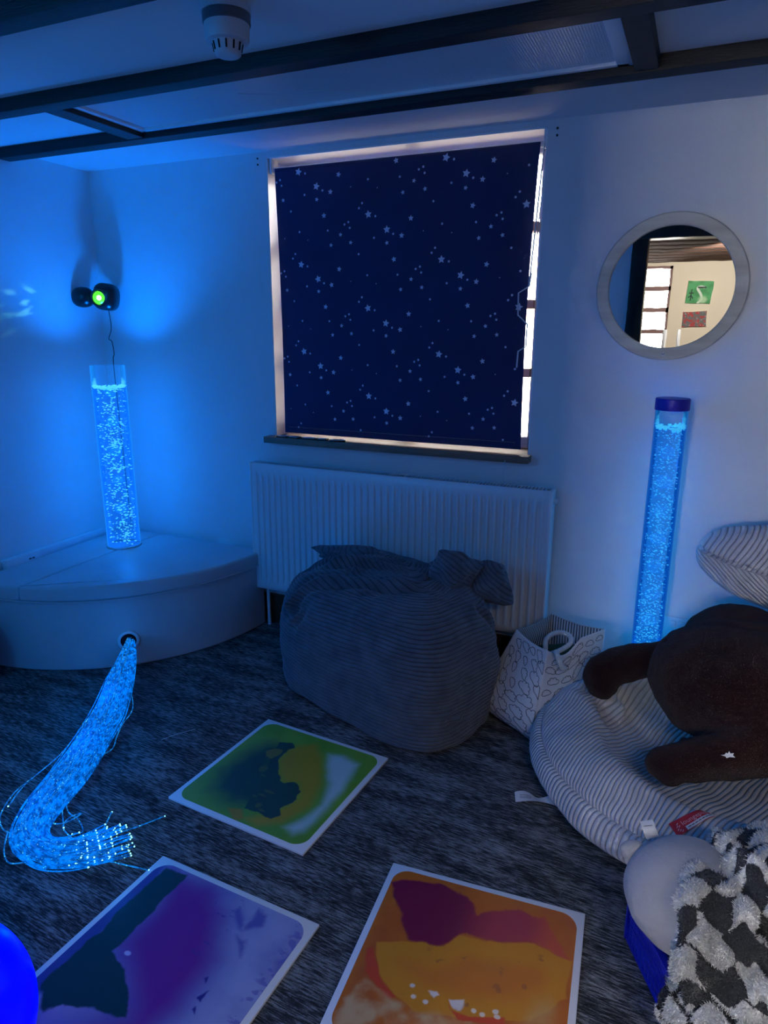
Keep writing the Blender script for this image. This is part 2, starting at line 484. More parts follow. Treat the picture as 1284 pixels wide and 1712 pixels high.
# ------------------------------------------------------------------ the covered window
# frame of the window at the outer side of the reveal
mb = MB()
gy0, gy1 = YB+.17, YB+.23
for x in (WX0+.02, WX1-.02): mb.box(x-.03, x+.03, gy0, gy1, WZ0, WZ1, .003)
mb.box((WX0+WX1)/2-.02, (WX0+WX1)/2+.02, gy0, gy1, WZ0, WZ1, .003)
for z in (WZ0+.02, WZ1-.02): mb.box(WX0, WX1, gy0, gy1, z-.03, z+.03, .003)
win = struct(mb.build('window_1', M['frame_white']))
for z in (1.905, 1.60, 1.315): MB().box(WX0+.05, WX1-.05, gy0-.03, gy1-.005, z-.018, z+.018).build('glazing_bar', M['brickred'], win)
struct(MB().box(WX0+.03, WX1-.03, gy0+.028, gy0+.034, WZ0+.03, WZ1-.03).build('window_pane', M['glass'], win))
# white lining of the reveal
mb = MB()
mb.box(WX0, WX0+.006, YB+.002, gy0, WZ0, WZ1); mb.box(WX1-.006, WX1, YB+.002, gy0, WZ0, WZ1); mb.box(WX0, WX1, YB+.002, gy0, WZ1-.006, WZ1)
struct(mb.build('trim_3', M['frame_white']))
# outside: pale rendered wall and louvred shutters across the yard
t = thing('outside_building', 'sunlit pale building with louvred shutters glimpsed past the blind edge', 'building', (-1, 5.2, 0))
MB().box(-4.0, 4.0, 0, .3, -.5, 2.35).build('wall', M['render'], t)
mb = MB()
for k in range(13): mb.box(.0, 1.2, -.06, 0, 2.02+k*.055, 2.06+k*.055, .004)
mb.build('shutter', M['frame_white'], t)
mb = MB()
for z in (.35, .95, 1.55): mb.box(-1.6, 1.2, -.03, 0, z, z+.10, .004)
mb.build('timber_band', M['brickred'], t)

# blind: rolled tube with cloth
BX0, BX1, BZ0, BZ1, BY = -1.826, -.634, 1.005, 2.185, YB+.012
t = thing('roller_blind', 'navy roller blind printed with pale stars covering the window', 'blind', ((BX0+BX1)/2, BY, BZ0))
o0 = Vector(t.location)
def loc(p): return Vector(p)-o0
ns, nz_ = 60, 60
S, Z = np.meshgrid(np.linspace(0, 1, ns), np.linspace(0, 1, nz_))
def blind_pt(s, z):
    """s 0..1 left to right, z 0..1 bottom to top -> world; the right edge leans inwards lower down"""
    x0 = BX0+.012*(1-z); x1 = BX1-.006-.028*np.sin(PI*np.clip(1-z, 0, 1))**1.0*.55-.012*(1-z)
    x = x0+(x1-x0)*s
    curl = .018*np.exp(-((1-s)/.06)**2)*np.sin(PI*z)+.006*np.sin(s*9+z*2)*(1-z)*.5+.010*np.exp(-(s/.07)**2)*np.sin(PI*z)
    return np.stack([x, BY+curl, BZ0+(BZ1-BZ0)*z], -1)
G = blind_pt(S, Z)
G2 = np.concatenate([G, (G+np.array([0, .0012, 0]))[::-1]], 0)
gridmesh('blind_cloth', np.concatenate([G2, G2[:1]], 0)-np.array(o0), M['blind'], t)
MB().tube([loc((BX0-.01, BY+.020, BZ1-.004)), loc((BX1+.006, BY+.020, BZ1-.004))], .012, 16).build('roller', M['frame_white'], t)
for x in (BX0-.017, BX1+.012): MB().box(*[a for q in zip(loc((x-.005, BY-.006, BZ1-.022)), loc((x+.005, BY+.05, BZ1+.045))) for a in q], .002).build('bracket', M['white'], t)
# stitched hem near the bottom
mb = MB()
for i in range(150):
    s = .02+.96*i/150
    a = blind_pt(np.array(s), np.array(.024)); b = blind_pt(np.array(s+.0042), np.array(.024))
    mb.tube([loc(a)-Vector((0, .0012, 0)), loc(b)-Vector((0, .0012, 0))], .0011, 4)
mb.build('hem_stitching', M['hem'], t)
# star print, half-drop repeat
cell = [(0, 0, 'B'), (27, 15, 'd'), (62, 20, 'm'), (1, 48, 's'), (32, 107, 'm'), (98, -42, 'm'), (-82, 170, 'd'), (-43, 200, 't'),
        (-79, -53, 'B'), (-49, -47, 'd'), (-106, -93, 'd'), (-119, -75, 'd'), (-54, 31, 'd'), (-120, 93, 'd'), (-165, -24, 'd'), (-182, -15, 'd'),
        (-159, -3, 'd'), (-200, 23, 's'), (-155, 51, 's'), (-243, 63, 's'), (-257, 9, 'd'), (150, 2, 't')]
sz = dict(B=.0172, m=.0125, s=.0098, d=.0056, t=.0034)
mb = MB()
ax, az = -1.268, 1.905
k_ = .00113
for ci in range(-4, 5):
    for cj in range(-5, 6):
        for (dx, dy, q) in cell:
            dz = -(dy+.067*dx)*k_*.98
            x = ax+ci*.345+dx*k_; z = az+ci*.1925-cj*.385+dz
            s, zz = (x-BX0)/(BX1-BX0), (z-BZ0)/(BZ1-BZ0)
            if not (.005 < s < .985 and .012 < zz < .995): continue
            r = sz[q]; a0 = rnd.uniform(-.3, .3)
            pts = []
            for k in range(10):
                rr = r if k % 2 == 0 else r*(.5 if q != 'd' else .72)
                a = PI/2+a0+k*PI/5
                p = blind_pt(np.array(min(1, max(0, s+rr*math.cos(a)/(BX1-BX0)))), np.array(min(1, max(0, zz+rr*math.sin(a)/(BZ1-BZ0)))))
                pts.append(loc(p)-Vector((0, .0009, 0)))
            c = loc(blind_pt(np.array(s), np.array(zz)))-Vector((0, .0009, 0))
            mb.add([c]+pts, [(0, 1+k, 1+(k+1) % 10) for k in range(10)])
mb.build('star_print', M['star'], t)
# pull cord, hanging crooked over the blind
cz = [(-.622, 2.178), (-.640, 1.86), (-.652, 1.662), (-.692, 1.638), (-.690, 1.553), (-.650, 1.517), (-.651, 1.430), (-.682, 1.410), (-.684, 1.345)]
mb = MB(); mb.tube([loc((x, BY-.012, z)) for x, z in cz], .0032, 6)
mb.tube([loc((-.612, BY-.008, 2.178)), loc((-.634, BY-.008, 1.80)), loc((-.650, BY-.010, 1.662))], .0022, 6)
mb.build('pull_cord', M['wirewhite'], t)
t2 = tag(MB().tube([(-.70, 2.825, .99), (-.70, 2.812, .955), (-.7, 2.811, .86), (-.700, 2.80, .80)], .0016, 6).build('thin_cord', M['wirewhite']),
         'thin white cord hanging from the sill end in front of the radiator', 'cord')
# sill
s_ = tag(MB().box(-1.898, -.602, YB-.055, YB+.165, .957, .988, .003).build('window_sill', M['sill']), 'timber window sill board under the starry blind', 'window sill')
s_['kind'] = 'structure'; s_.name = 'trim_4'
del s_['label']; del s_['category']
# small black-framed cards lying on the sill
cards = [(-1.80, .055, 3, 'flat black-framed card at the far left end of the sill'), (-1.735, .065, -12, 'flat card lying second from the sill left end, against the blind'),
         (-1.655, .075, 4, 'long pale card lying third along the sill'), (-1.585, .05, 14, 'small tilted card fourth along the sill'), (-1.505, .075, 24, 'black-framed card lying apart, nearest to the sill middle')]
for i, (x, w, a, lb) in enumerate(cards):
    c = thing('photo_card', lb, 'card', (x, YB-.028, .988), 'framed cards on the window sill')
    R = Matrix.Rotation(math.radians(a), 3, 'Z')
    MB().box(-w/2, w/2, -.022, .022, 0, .006, .001, rot=R).build('card_frame', M['dark'], c)
    MB().box(-w/2+.006, w/2-.006, -.016, .016, .0055, .0075, rot=R).build('card_face', M['paper'], c)
    if i in (0, 1, 4): MB().box(-w/4, w/4, -.007, .007, .0074, .0082, rot=R).build('card_print', M['ink'], c)
# screw holes beside the window
for (x, z, lb) in ((-1.905, 2.23, 'upper screw hole left of the window head'), (-1.905, 2.205, 'lower screw hole left of the window head'),
                   (-.577, 2.222, 'upper screw hole right of the window head'), (-.577, 2.198, 'lower screw hole right of the window head')):
    tag(MB().lathe([(.0045, 0), (.0045, .002), (.002, .0035)], (x, YB-.0002, z), 12, M=Matrix.Rotation(PI/2, 3, 'X')).build('wall_plug', M['dark']), lb, 'screw hole', 'wall plugs beside the window')

# ------------------------------------------------------------------ ceiling timbers
def beam(lb, *b):
    return tag(MB().box(*b, .004).build('ceiling_beam', M['beam']), lb, 'beam', 'dark timbers under the ceiling')
bz = 2.2
beam('long dark ceiling beam nearest the starry window', XL, XR, 2.350, 2.420, bz+.012, H+.005)
beam('long dark ceiling beam just behind the smoke detector', XL, XR, 1.885, 1.950, bz+.012, H+.005)
beam('dark ceiling beam cutting the top left corner of the picture', XL, XR, 1.370, 1.440, bz+.012, H+.005)
beam('short left timber joining the two long beams', -2.165, -2.085, 1.950, 2.350, bz+.016, H+.005)
beam('short right timber joining the two long beams', -.262, -.196, 1.950, 2.350, bz+.016, H+.005)
t = thing('ceiling_light_panel', 'switched-off ceiling light panel with prismatic cover between two beams', 'light panel', (-1.18, 2.15, H))
MB().box(-.88, .87, -.185, .175, -.012, -.003).build('diffuser', M['prism'], t)
mb = MB(); mb.box(-.895, .905, .175, .195, -.022, 0, .002); mb.box(-.895, .905, -.205, -.185, -.022, 0, .002)
mb.box(-.905, -.88, -.205, .195, -.022, 0, .002); mb.box(.87, .915, -.205, .195, -.022, 0, .002)
mb.build('panel_frame', M['frame_white'], t)
MB().tube([tuple(p) for p in spline([(-.30, -.02, -.0125), (-.20, .03, -.0125), (-.02, .07, -.0125), (.05, .12, -.0125)], 30)], .0016, 4).build('crease', M['wirewhite'], t)

# smoke detector
t = thing('smoke_detector', 'round white smoke detector with dark band on the ceiling', 'smoke detector', (-1.125, 1.585, H)); t.scale = (1.09, 1.09, 1.12)
MB().lathe([(.040, 0), (.040, -.012), (.053, -.013), (.054, -.028)], n=48).build('base', M['smoke'], t)
MB().lathe([(.0505, -.028), (.0525, -.030), (.0525, -.046), (.0505, -.048)], n=48).build('band', M['smoke_dark'], t)
MB().lathe([(.0495, -.048), (.0485, -.076), (.046, -.080), (.033, -.0815), (.0285, -.104), (.025, -.107), (.02, -.1075)], n=48).build('head', M['smoke'], t)
mb = MB()
for k in range(12):
    a = 2*PI*k/12
    R = Matrix.Rotation(a, 3, 'Z') @ Matrix.Rotation(math.radians(12), 3, 'Y')
    c = Vector((.0318*math.cos(a), .0318*math.sin(a), -.091))
    b = MB().box(-.0012, .0012, -.0017, .0017, -.008, .008, rot=R)
    mb.add([Vector(v)+c for v in b.v], b.f)
mb.build('vent_slots', M['black'], t)

# ------------------------------------------------------------------ radiator
RX0, RX1, RZ0, RZ1, RY = -1.955, -.485, .215, .862, 2.765
t = thing('radiator', 'white ribbed panel radiator under the window', 'radiator', ((RX0+RX1)/2, RY, RZ0))
def front_panel():
    n = 1400
    x = np.linspace(RX0+.012, RX1-.012, n)
    ph = ((x-RX0-.035)/.0333) % 1.0
    inside = (x > RX0+.03) & (x < RX1-.03)
    prof = np.where(inside, .011*sstep(.10, .30, ph)*(1-sstep(.70, .90, ph)), 0)
    zs = np.array([RZ0, RZ0+.004, RZ0+.03, RZ0+.045, RZ0+.065, RZ1-.075, RZ1-.055, RZ1-.04, RZ1-.004, RZ1])
    fl = np.array([0, 0, 0, .25, 1, 1, .25, 0, 0, 0]); bk = np.array([.006, 0, 0, 0, 0, 0, 0, 0, 0, .006])
    G = np.zeros((len(zs), n, 3))
    G[..., 0] = x[None]; G[..., 2] = zs[:, None]
    G[..., 1] = RY+bk[:, None]+fl[:, None]*prof[None]
    return G
gridmesh('front_panel', front_panel()[:, ::1]-np.array(t.location), M['rad'], t)
c = Vector(t.location)
def rel(b, c): return [b[0]-c.x, b[1]-c.x, b[2]-c.y, b[3]-c.y, b[4]-c.z, b[5]-c.z]
for x in (RX0, RX1-.013): MB().box(*rel((x, x+.013, RY-.002, RY+.078, RZ0, RZ1+.002), c), .003).build('side_panel', M['rad'], t)
MB().box(*rel((RX0+.012, RX1-.012, RY+.062, RY+.072, RZ0, RZ1-.004), c)).build('back_panel', M['rad'], t)
mb = MB()
mb.box(*rel((RX0+.012, RX1-.012, RY+.003, RY+.012, RZ1-.004, RZ1+.001), c)); mb.box(*rel((RX0+.012, RX1-.012, RY+.063, RY+.074, RZ1-.004, RZ1+.001), c))
n = 96
for k in range(n):
    x = RX0+.016+(RX1-RX0-.036)*k/n
    mb.box(*rel((x, x+.005, RY+.008, RY+.068, RZ1-.006, RZ1+.0005), c))
mb.build('top_grille', M['rad'], t)
MB().box(*rel((RX0+.014, RX1-.014, RY+.014, RY+.060, RZ1-.05, RZ1-.03), c)).build('convector', M['grille'], t)
mb = MB(); mb.tube([loc for loc in [Vector((RX1-.004, RY+.035, RZ1-.045))-c, Vector((RX1+.012, RY+.035, RZ1-.045))-c]], .010, 14)
mb.tube([Vector((RX1+.010, RY+.035, RZ1-.045))-c, Vector((RX1+.016, RY+.035, RZ1-.045))-c], .006, 6)
mb.build('bleed_valve', M['white'], t)
for x in (RX0+.05, RX1-.05): MB().tube([Vector((x, RY+.05, RZ0+.01))-c, Vector((x, RY+.05, .10))-c, Vector((x, RY+.05, .0))-c], .0085, 10).build('pipe', M['white'], t)
for x in (RX0+.25, RX1-.25): MB().box(*rel((x-.02, x+.02, RY+.07, YB-.001, RZ0+.05, RZ1-.08), c)).build('wall_bracket', M['white'], t)

# ------------------------------------------------------------------ mirror
MX, MZ, MR = -.128, 1.647, .259
t = thing('round_mirror', 'round mirror in a pale wooden ring frame on the wall', 'mirror', (MX, YB, MZ))
RXm = Matrix.Rotation(PI/2, 3, 'X')
MB().lathe([(.214, .0), (.214, .026), (.2165, .029), (.255, .029), (.259, .025), (.259, .0)], n=128, M=RXm, cap0=False, cap1=False).build('frame', M['mframe'], t)
MB().lathe([(.2155, .012), (.2155, .018)], n=96, M=RXm).build('mirror_glass', M['mirror'], t)
mb = MB(); mb.lathe([(.0075, .029), (.0075, .0297)], c=(-.0, 0, -.236), n=24, M=RXm)
o = mb.build('round_sticker', M['rope'], t)
mb = MB(); mb.box(-.004, .004, -.0301, -.0296, -.238, -.2365); mb.box(-.004, -.002, -.0301, -.0296, -.236, -.233); mb.box(.002, .004, -.0301, -.0296, -.236, -.233)
mb.build('sticker_print', M['ink'], t)

# ------------------------------------------------------------------ corner seat
CX, CY, CR = -2.862, 2.83, .935
ST, LID = .405, .335
def quarter(r0, z0, z1, bev, x_from=None, x_to=None, n=72, wob=0):
    """quarter-round block with its right angle in the room corner"""
    out = []
    a = np.linspace(-PI/2, 0, n)
    arc = [(CX+r0*math.cos(q), CY+r0*math.sin(q)) for q in a]
    pts = [(CX, CY)]+arc
    if x_from is not None:
        pts = [p for p in arc if p[0] >= x_from]
        y0 = CY-math.sqrt(max(r0**2-(x_from-CX)**2, 0))
        pts = [(x_from, CY), (x_from, y0)]+[p for p in pts if p[0] > x_from+.004]
    if x_to is not None:
        y0 = CY-math.sqrt(max(r0**2-(x_to-CX)**2, 0))
        pts = [(CX, CY)]+[p for p in arc if p[0] < x_to-.004]+[(x_to, y0), (x_to, CY)]
    bm = bmesh.new()
    vb = [bm.verts.new((x, y, z0)) for x, y in pts]
    f = bm.faces.new(vb)
    r = bmesh.ops.extrude_face_region(bm, geom=[f])
    for v in r['geom']:
        if isinstance(v, bmesh.types.BMVert): v.co.z = z1
    bmesh.ops.recalc_face_normals(bm, faces=bm.faces[:])
    if bev:
        ed = [e for e in bm.edges if e.calc_face_angle(0) > .6]
        bmesh.ops.bevel(bm, geom=ed, offset=bev, segments=4, affect='EDGES', profile=.5)
    bm.verts.index_update()
    m = MB(); m.add([v.co for v in bm.verts], [[v.index for v in fc.verts] for fc in bm.faces], True); bm.free()
    return m
t = thing('corner_seat', 'white padded quarter-round podium seat in the room corner', 'seat', (CX, CY, 0))
def shift(m, c):
    m.v = [(x-c[0], y-c[1], z-c[2]) for x, y, z in m.v]; return m
cs = t.location
body = quarter(CR-.008, 0, LID+.01, .012)
shift(body, cs).build('base', M['vinyl'], t, 50)
shift(quarter(CR+.004, LID, ST, .014, x_from=-2.600), cs).build('seat_pad', M['vinyl'], t, 50)
shift(quarter(CR+.004, LID, ST, .014, x_to=-2.604), cs).build('side_pad', M['vinyl'], t, 50)
# port hole for the fibres
ha = math.atan2(2.150-CY, -2.217-CX); hc = Vector((CX+(CR-.006)*math.cos(ha), CY+(CR-.006)*math.sin(ha), .128))
Rh = Matrix.Rotation(ha, 3, 'Z') @ Matrix.Rotation(PI/2, 3, 'Y')
MB().lathe([(.034, -.004), (.034, .004), (.038, .007), (.046, .006), (.049, .0), (.049, -.004)], c=hc-cs, n=40, M=Rh, cap0=False, cap1=False).build('port_ring', M['white'], t)
MB().lathe([(.036, .0005), (.036, .0025)], c=hc-cs, n=32, M=Rh).build('port_opening', M['black'], t)
mb = MB()
# stitched seam around the lid lower edge
sm = [(CX+(CR+.005)*math.cos(a)-cs.x, CY+(CR+.005)*math.sin(a)-cs.y, LID+.002-.004*math.sin(a*5)) for a in np.linspace(-PI/2+.02, -.02, 60)]
mb.tube(sm, .003, 6); mb.build('lid_piping', M['vinyl'], t)

# ------------------------------------------------------------------ bubble tubes
ICO = None
def ico():
    bm = bmesh.new(); bmesh.ops.create_icosphere(bm, subdivisions=1, radius=1)
    bm.verts.index_update()
    V = np.array([v.co[:] for v in bm.verts]); F = np.array([[v.index for v in f.verts] for f in bm.faces]); bm.free(); return V, F
IV, IF = ico()
def blobs(name, C, S, mat, parent):
    """C centres (k,3), S sizes (k,3): many small rounded bubbles in one mesh"""
    k = len(C); V = (IV[None]*S[:, None]+C[:, None]).reshape(-1, 3)
    F = (IF[None]+np.arange(k)[:, None, None]*len(IV)).reshape(-1, 3)
    me = bpy.data.meshes.new(name)
    me.vertices.add(len(V)); me.vertices.foreach_set('co', V.astype(np.float32).ravel())
    me.loops.add(F.size); me.loops.foreach_set('vertex_index', F.astype(np.int32).ravel())
    me.polygons.add(len(F)); me.polygons.foreach_set('loop_start', (np.arange(len(F))*3).astype(np.int32))
    me.polygons.foreach_set('use_smooth', np.ones(len(F), bool))
    me.materials.append(mat); me.update(); me.validate()
    return link(bpy.data.objects.new(name, me), parent)

def bubble_tube(name_label, x, y, z0, z1, zw, r, kind):
    t = thing('bubble_tube', name_label, 'bubble lamp', (x, y, z0))
    h, hw = z1-z0, zw-z0
    MB().lathe([(r, .0), (r, h), (r-.003, h), (r-.003, h-.004)], n=64, cap0=False, cap1=False).build('clear_tube', M['shell' if kind == 'L' else 'shellR'], t)
    w = MB().lathe([(r-.003, .003), (r-.003, hw)], n=48).build('water_column', M['waterL' if kind == 'L' else 'waterR'], t)
    # frothy ring at the water line
    k = 260 if kind == 'L' else 200
    a = rng.random(k)*2*PI; q = (r-.008)*np.sqrt(rng.random(k)*.5+.5)
    C = np.stack([q*np.cos(a), q*np.sin(a), hw+rng.normal(0, .0035, k)+.004*np.sin(2*a)], -1)
    S = np.abs(rng.normal(.0034, .001, k))[:, None]*np.array([[1.5, 1.5, .8]])
    o = blobs('froth', C, S, M['bubL' if kind == 'L' else 'bubR'], t); o['kind'] = 'stuff'
    if kind == 'L':
        n1 = 430
        a = rng.random(n1)*2*PI; q = (r-.012)*np.sqrt(rng.random(n1))
        C = np.stack([q*np.cos(a), q*np.sin(a), .01+rng.random(n1)*(hw-.02)], -1)
        # denser drifting clumps on the right-hand side
        cl = []
        for j in range(18):
            cc = np.array([.035+rng.normal(0, .02), -.03+rng.normal(0, .02), .03+rng.random()*(hw-.1)])
            m = rng.integers(6, 15); cl.append(cc+rng.normal(0, 1, (m, 3))*np.array([.010, .010, .014]))
        C = np.concatenate([C]+cl); q = np.hypot(C[:, 0], C[:, 1]); s = np.minimum(1, (r-.010)/np.maximum(q, 1e-6)); C[:, 0] *= s; C[:, 1] *= s
        k = len(C)
        S = (np.abs(rng.normal(.0023, .0008, k))+.0006)[:, None]*np.array([[1.7, 1.7, .75]])
    else:
        k = 1200
        a = rng.random(k)*2*PI; q = (r-.010)*np.sqrt(rng.random(k)); zz = rng.random(k)
        zz = np.where(rng.random(k) < .25, zz**1.8, zz)
        C = np.stack([q*np.cos(a), q*np.sin(a), .01+zz*(hw-.015)], -1)
        S = (np.abs(rng.normal(.0016, .0005, k))+.0004)[:, None]*np.array([[1.5, 1.5, .7]])
    o = blobs('bubbles', C, S, M['bubL' if kind == 'L' else 'bubR'], t); o['kind'] = 'stuff'
    return t
tl = bubble_tube('wide lit bubble tube standing on the white corner seat', -2.628, 2.585, ST, 1.318, 1.215, .081, 'L')
MB().lathe([(.0805, .0), (.087, .0), (.087, .006), (.081, .008)], n=48, cap0=False, cap1=False).build('collar', M['vinyl'], tl)
tr_ = bubble_tube('slim lit bubble tube with navy cap beside the brown plush', -.072, 2.715, .16, 1.228, 1.155, .056, 'R')
MB().lathe([(.054, 1.058), (.0585, 1.059), (.0595, 1.063), (.0595, 1.098), (.057, 1.101)], n=48).build('cap', M['navy'], tr_)
MB().lathe([(.10, -.16), (.10, -.03), (.09, -.01), (.067, 0)], n=48).build('base', M['dark'], tr_)

# ------------------------------------------------------------------ projector in the corner
t = thing('light_projector', 'black two-headed light projector with green lens in the wall corner', 'projector', (-2.80, 2.76, 1.645))
def ellip(rx, ry, rz, e=2.5, n=40, m=28, M_=None, c=(0, 0, 0)):
    V = []; prof = np.linspace(-PI/2, PI/2, m)
    def sp(v, p): return math.copysign(abs(v)**p, v)
    for b in prof:
        for k in range(n):
            a = 2*PI*k/n
            p = Vector((rx*sp(math.cos(b), 2/e)*sp(math.cos(a), 2/e), ry*sp(math.cos(b), 2/e)*sp(math.sin(a), 2/e), rz*sp(math.sin(b), 2/e)))
            if M_ is not None: p = M_ @ p
            V.append(p+Vector(c))
    F = [(i*n+k, i*n+(k+1) % n, (i+1)*n+(k+1) % n, (i+1)*n+k) for i in range(m-1) for k in range(n)]
    return V, F
Ry = Matrix.Rotation(math.radians(24), 3, 'Z')
mb = MB(); mb.add(*ellip(.060, .055, .066, 3.0, M_=Ry @ Matrix.Rotation(math.radians(8), 3, 'Y'), c=(.035, .0, .0)), True); mb.build('housing', M['dark'], t)
mb = MB(); mb.add(*ellip(.056, .045, .050, 2.3, M_=Ry, c=(-.088, -.035, -.001)), True); mb.build('side_head', M['dark'], t)
MB().tube([(-.055, -.025, .004), (.0, -.01, .004)], .014, 14).build('neck', M['dark'], t)
ld = (Vector((.50, -.86, -.04))).normalized()
Rl = ld.to_track_quat('Z', 'Y').to_matrix()
lc = Vector((.014, -.006, -.004))+ld*.020
MB().lathe([(.046, .030), (.044, .040), (.036, .041), (.033, .034)], c=lc, n=40, M=Rl, cap0=False, cap1=False).build('lens_rim', M['dark'], t)
MB().lathe([(.034, .033), (.026, .041), (.012, .046), (.003, .047)], c=lc, n=32, M=Rl).build('lens', M['greenlens'], t)
mb = MB(); mb.add(*ellip(.012, .012, .012, 2, 16, 12, c=lc+ld*.043), True); mb.build('lens_core', M['greencore'], t)
mb = MB(); mb.tube([(.035, .03, 0), (-.01, .11, .0)], .012, 10); mb.build('wall_arm', M['dark'], t)
w = [(-2.80, 2.80, 1.585), (-2.833, 2.84, 1.495), (-2.857, 2.84, 1.440), (-2.838, 2.84, 1.425), (-2.830, 2.84, 1.361), (-2.841, 2.84, 1.305), (-2.835, 2.84, .95), (-2.82, 2.838, .42)]
tag(MB().tube([tuple(p) for p in spline(w, 60)], .0022, 6).build('power_cord', M['wire']), 'thin black cord hanging down the wall behind the wide bubble tube', 'cord')

# sockets
t = thing('wall_socket', 'white double wall socket right of the slim bubble tube', 'socket', (.055, YB, .325))
MB().box(-.075, .085, -.012, 0, -.044, .044, .003).build('face_plate', M['white'], t)
mb = MB(); mb.box(-.05, -.028, -.0165, -.011, .004, .032, .002); mb.build('rocker_switch', M['white'], t)
mb = MB(); mb.box(-.02, .006, -.0165, -.011, .004, .032, .002); mb.build('rocker_switch', M['white'], t)
mb = MB(); mb.box(.015, .05, -.05, -.012, -.02, .022, .006); mb.tube(spline([(.03, -.05, .01), (.028, -.07, .03), (.05, -.07, .01), (.055, -.06, -.08), (.05, -.05, -.2)], 24).tolist(), .0035, 8)
tag(mb.build('plug', M['wire']), 'black plug and flex in the wall socket', 'plug').location = t.location
t = thing('trunking_socket', 'white socket box on the left wall trunking', 'socket', (XL+.028, 2.18, .412))
MB().box(0, .035, -.10, .09, -.04, .028, .004).build('box', M['white'], t)
mb = MB(); mb.box(.035, .037, .02, .032, -.002, .004); mb.box(.035, .037, .038, .05, -.002, .004); mb.build('screw_hole', M['dark'], t)
tag(MB().box(-2.245, -2.135, YB-.030, YB, .29, .392, .004).build('socket_box', M['white']), 'small white socket box on the wall behind the corner seat', 'socket')

# ------------------------------------------------------------------ fibre optic spray
t = thing('fibre_optic_spray', 'glowing blue fibre optic strands spilling from the corner seat', 'fibre optic lamp', (hc.x, hc.y, 0))
ctr = np.array([(-2.205, 2.150, .128), (-2.120, 2.040, .112), (-2.043, 1.915, .085), (-1.944, 1.750, .055), (-1.873, 1.592, .04), (-1.800, 1.430, .034), (-1.750, 1.287, .03), (-1.690, 1.185, .03), (-1.615, 1.145, .03), (-1.535, 1.150, .03), (-1.465, 1.205, .03), (-1.400, 1.300, .03)])
wid = np.array([.018, .040, .058, .066, .064, .064, .062, .052, .046, .052, .066, .085])
hgt = np.array([.018, .030, .038, .036, .030, .027, .026, .026, .026, .026, .024, .020])
N_ = 150
C_ = spline(ctr, N_); W_ = np.interp(np.linspace(0, 1, N_), np.linspace(0, 1, len(wid)), wid); H_ = np.interp(np.linspace(0, 1, N_), np.linspace(0, 1, len(hgt)), hgt)
T__ = np.gradient(C_, axis=0); T__ /= np.linalg.norm(T__, axis=1, keepdims=True)
SD = np.cross(T__, [0, 0, 1]); SD /= np.linalg.norm(SD, axis=1, keepdims=True)
def strand(seed, radius=1.0, end=None):
    r = np.random.default_rng(seed)
    a = r.random()*2*PI; q = math.sqrt(r.random())*radius
    u, v = q*math.cos(a), q*math.sin(a)
    s = np.linspace(0, 1, N_)
    ua = u+.22*np.sin(s*r.uniform(4, 11)+r.random()*6)*(s+.1)
    va = v+.22*np.sin(s*r.uniform(4, 11)+r.random()*6)
    P = C_+SD*(ua*W_)[:, None]+np.array([0, 0, 1.])*(va*H_)[:, None]
    P[:, 2] = np.maximum(P[:, 2], .0035)
    e = end if end else int(N_*(r.uniform(.86, 1.0) if r.random() < .92 else r.uniform(.4, .85)))
    return P[:e:2]
off = np.array(t.location)
mb = MB(); tips = []
for k in range(170):
    P = strand(100+k)-off
    mb.tube(P.tolist(), .0020, 4, cap=False); tips.append(P[-1])
o = mb.build('fibre_bundle', M['fibre'], t); o['kind'] = 'stuff'
for k in range(14):
    P = strand(900+k, 1.0)-off
    P[:, 2] += .006
    MB().tube(P.tolist(), .0024, 5).build('strand', M['fibre2'], t); tips.append(P[-1])
loose = [
 [(-1.80, 1.45, .03), (-1.786, 1.399, .02), (-1.685, 1.313, .012), (-1.621, 1.296, .01), (-1.565, 1.263, .01), (-1.584, 1.240, .01)],
 [(-1.78, 1.33, .03), (-1.751, 1.274, .02), (-1.674, 1.242, .02), (-1.633, 1.261, .02), (-1.620, 1.312, .02), (-1.646, 1.285, .015), (-1.630, 1.248, .01), (-1.551, 1.221, .01)],
 [(-1.60, 1.2, .02), (-1.508, 1.260, .015), (-1.547, 1.363, .012)],
 [(-1.50, 1.24, .02), (-1.437, 1.321, .015), (-1.382, 1.417, .012)],
 [(-1.46, 1.18, .02), (-1.382, 1.205, .01), (-1.272, 1.225, .008)],
 [(-2.03, 1.95, .06), (-1.93, 1.86, .02), (-1.890, 1.760, .01), (-1.850, 1.690, .008), (-1.804, 1.616, .01), (-1.82, 1.519, .02)],
 [(-1.90, 1.36, .03), (-1.899, 1.290, .02), (-1.856, 1.208, .012), (-1.800, 1.171, .01), (-1.740, 1.157, .02)],
 [(-1.76, 1.16, .02), (-1.708, 1.105, .012), (-1.654, 1.080, .01), (-1.599, 1.100, .015), (-1.52, 1.11, .02)],
 [(-1.80, 1.50, .03), (-1.775, 1.461, .02), (-1.730, 1.409, .015), (-1.746, 1.376, .02)],
 [(-1.79, 1.42, .03), (-1.764, 1.374, .02), (-1.711, 1.317, .015), (-1.628, 1.248, .012)],
 [(-2.10, 1.90, .06), (-2.02, 1.72, .03), (-1.94, 1.52, .02), (-1.905, 1.34, .02), (-1.86, 1.24, .02)],
 [(-2.00, 1.93, .06), (-1.95, 1.83, .06), (-1.96, 1.75, .05)]]
for P in loose:
    Q = spline(P, 40)-off
    MB().tube(Q.tolist(), .0021, 6).build('strand', M['fibre2'], t); tips.append(Q[-1])
tips = np.array(tips)
o = blobs('strand_tips', tips, np.full((len(tips), 3), .0027), M['tip'], t); o['kind'] = 'stuff'
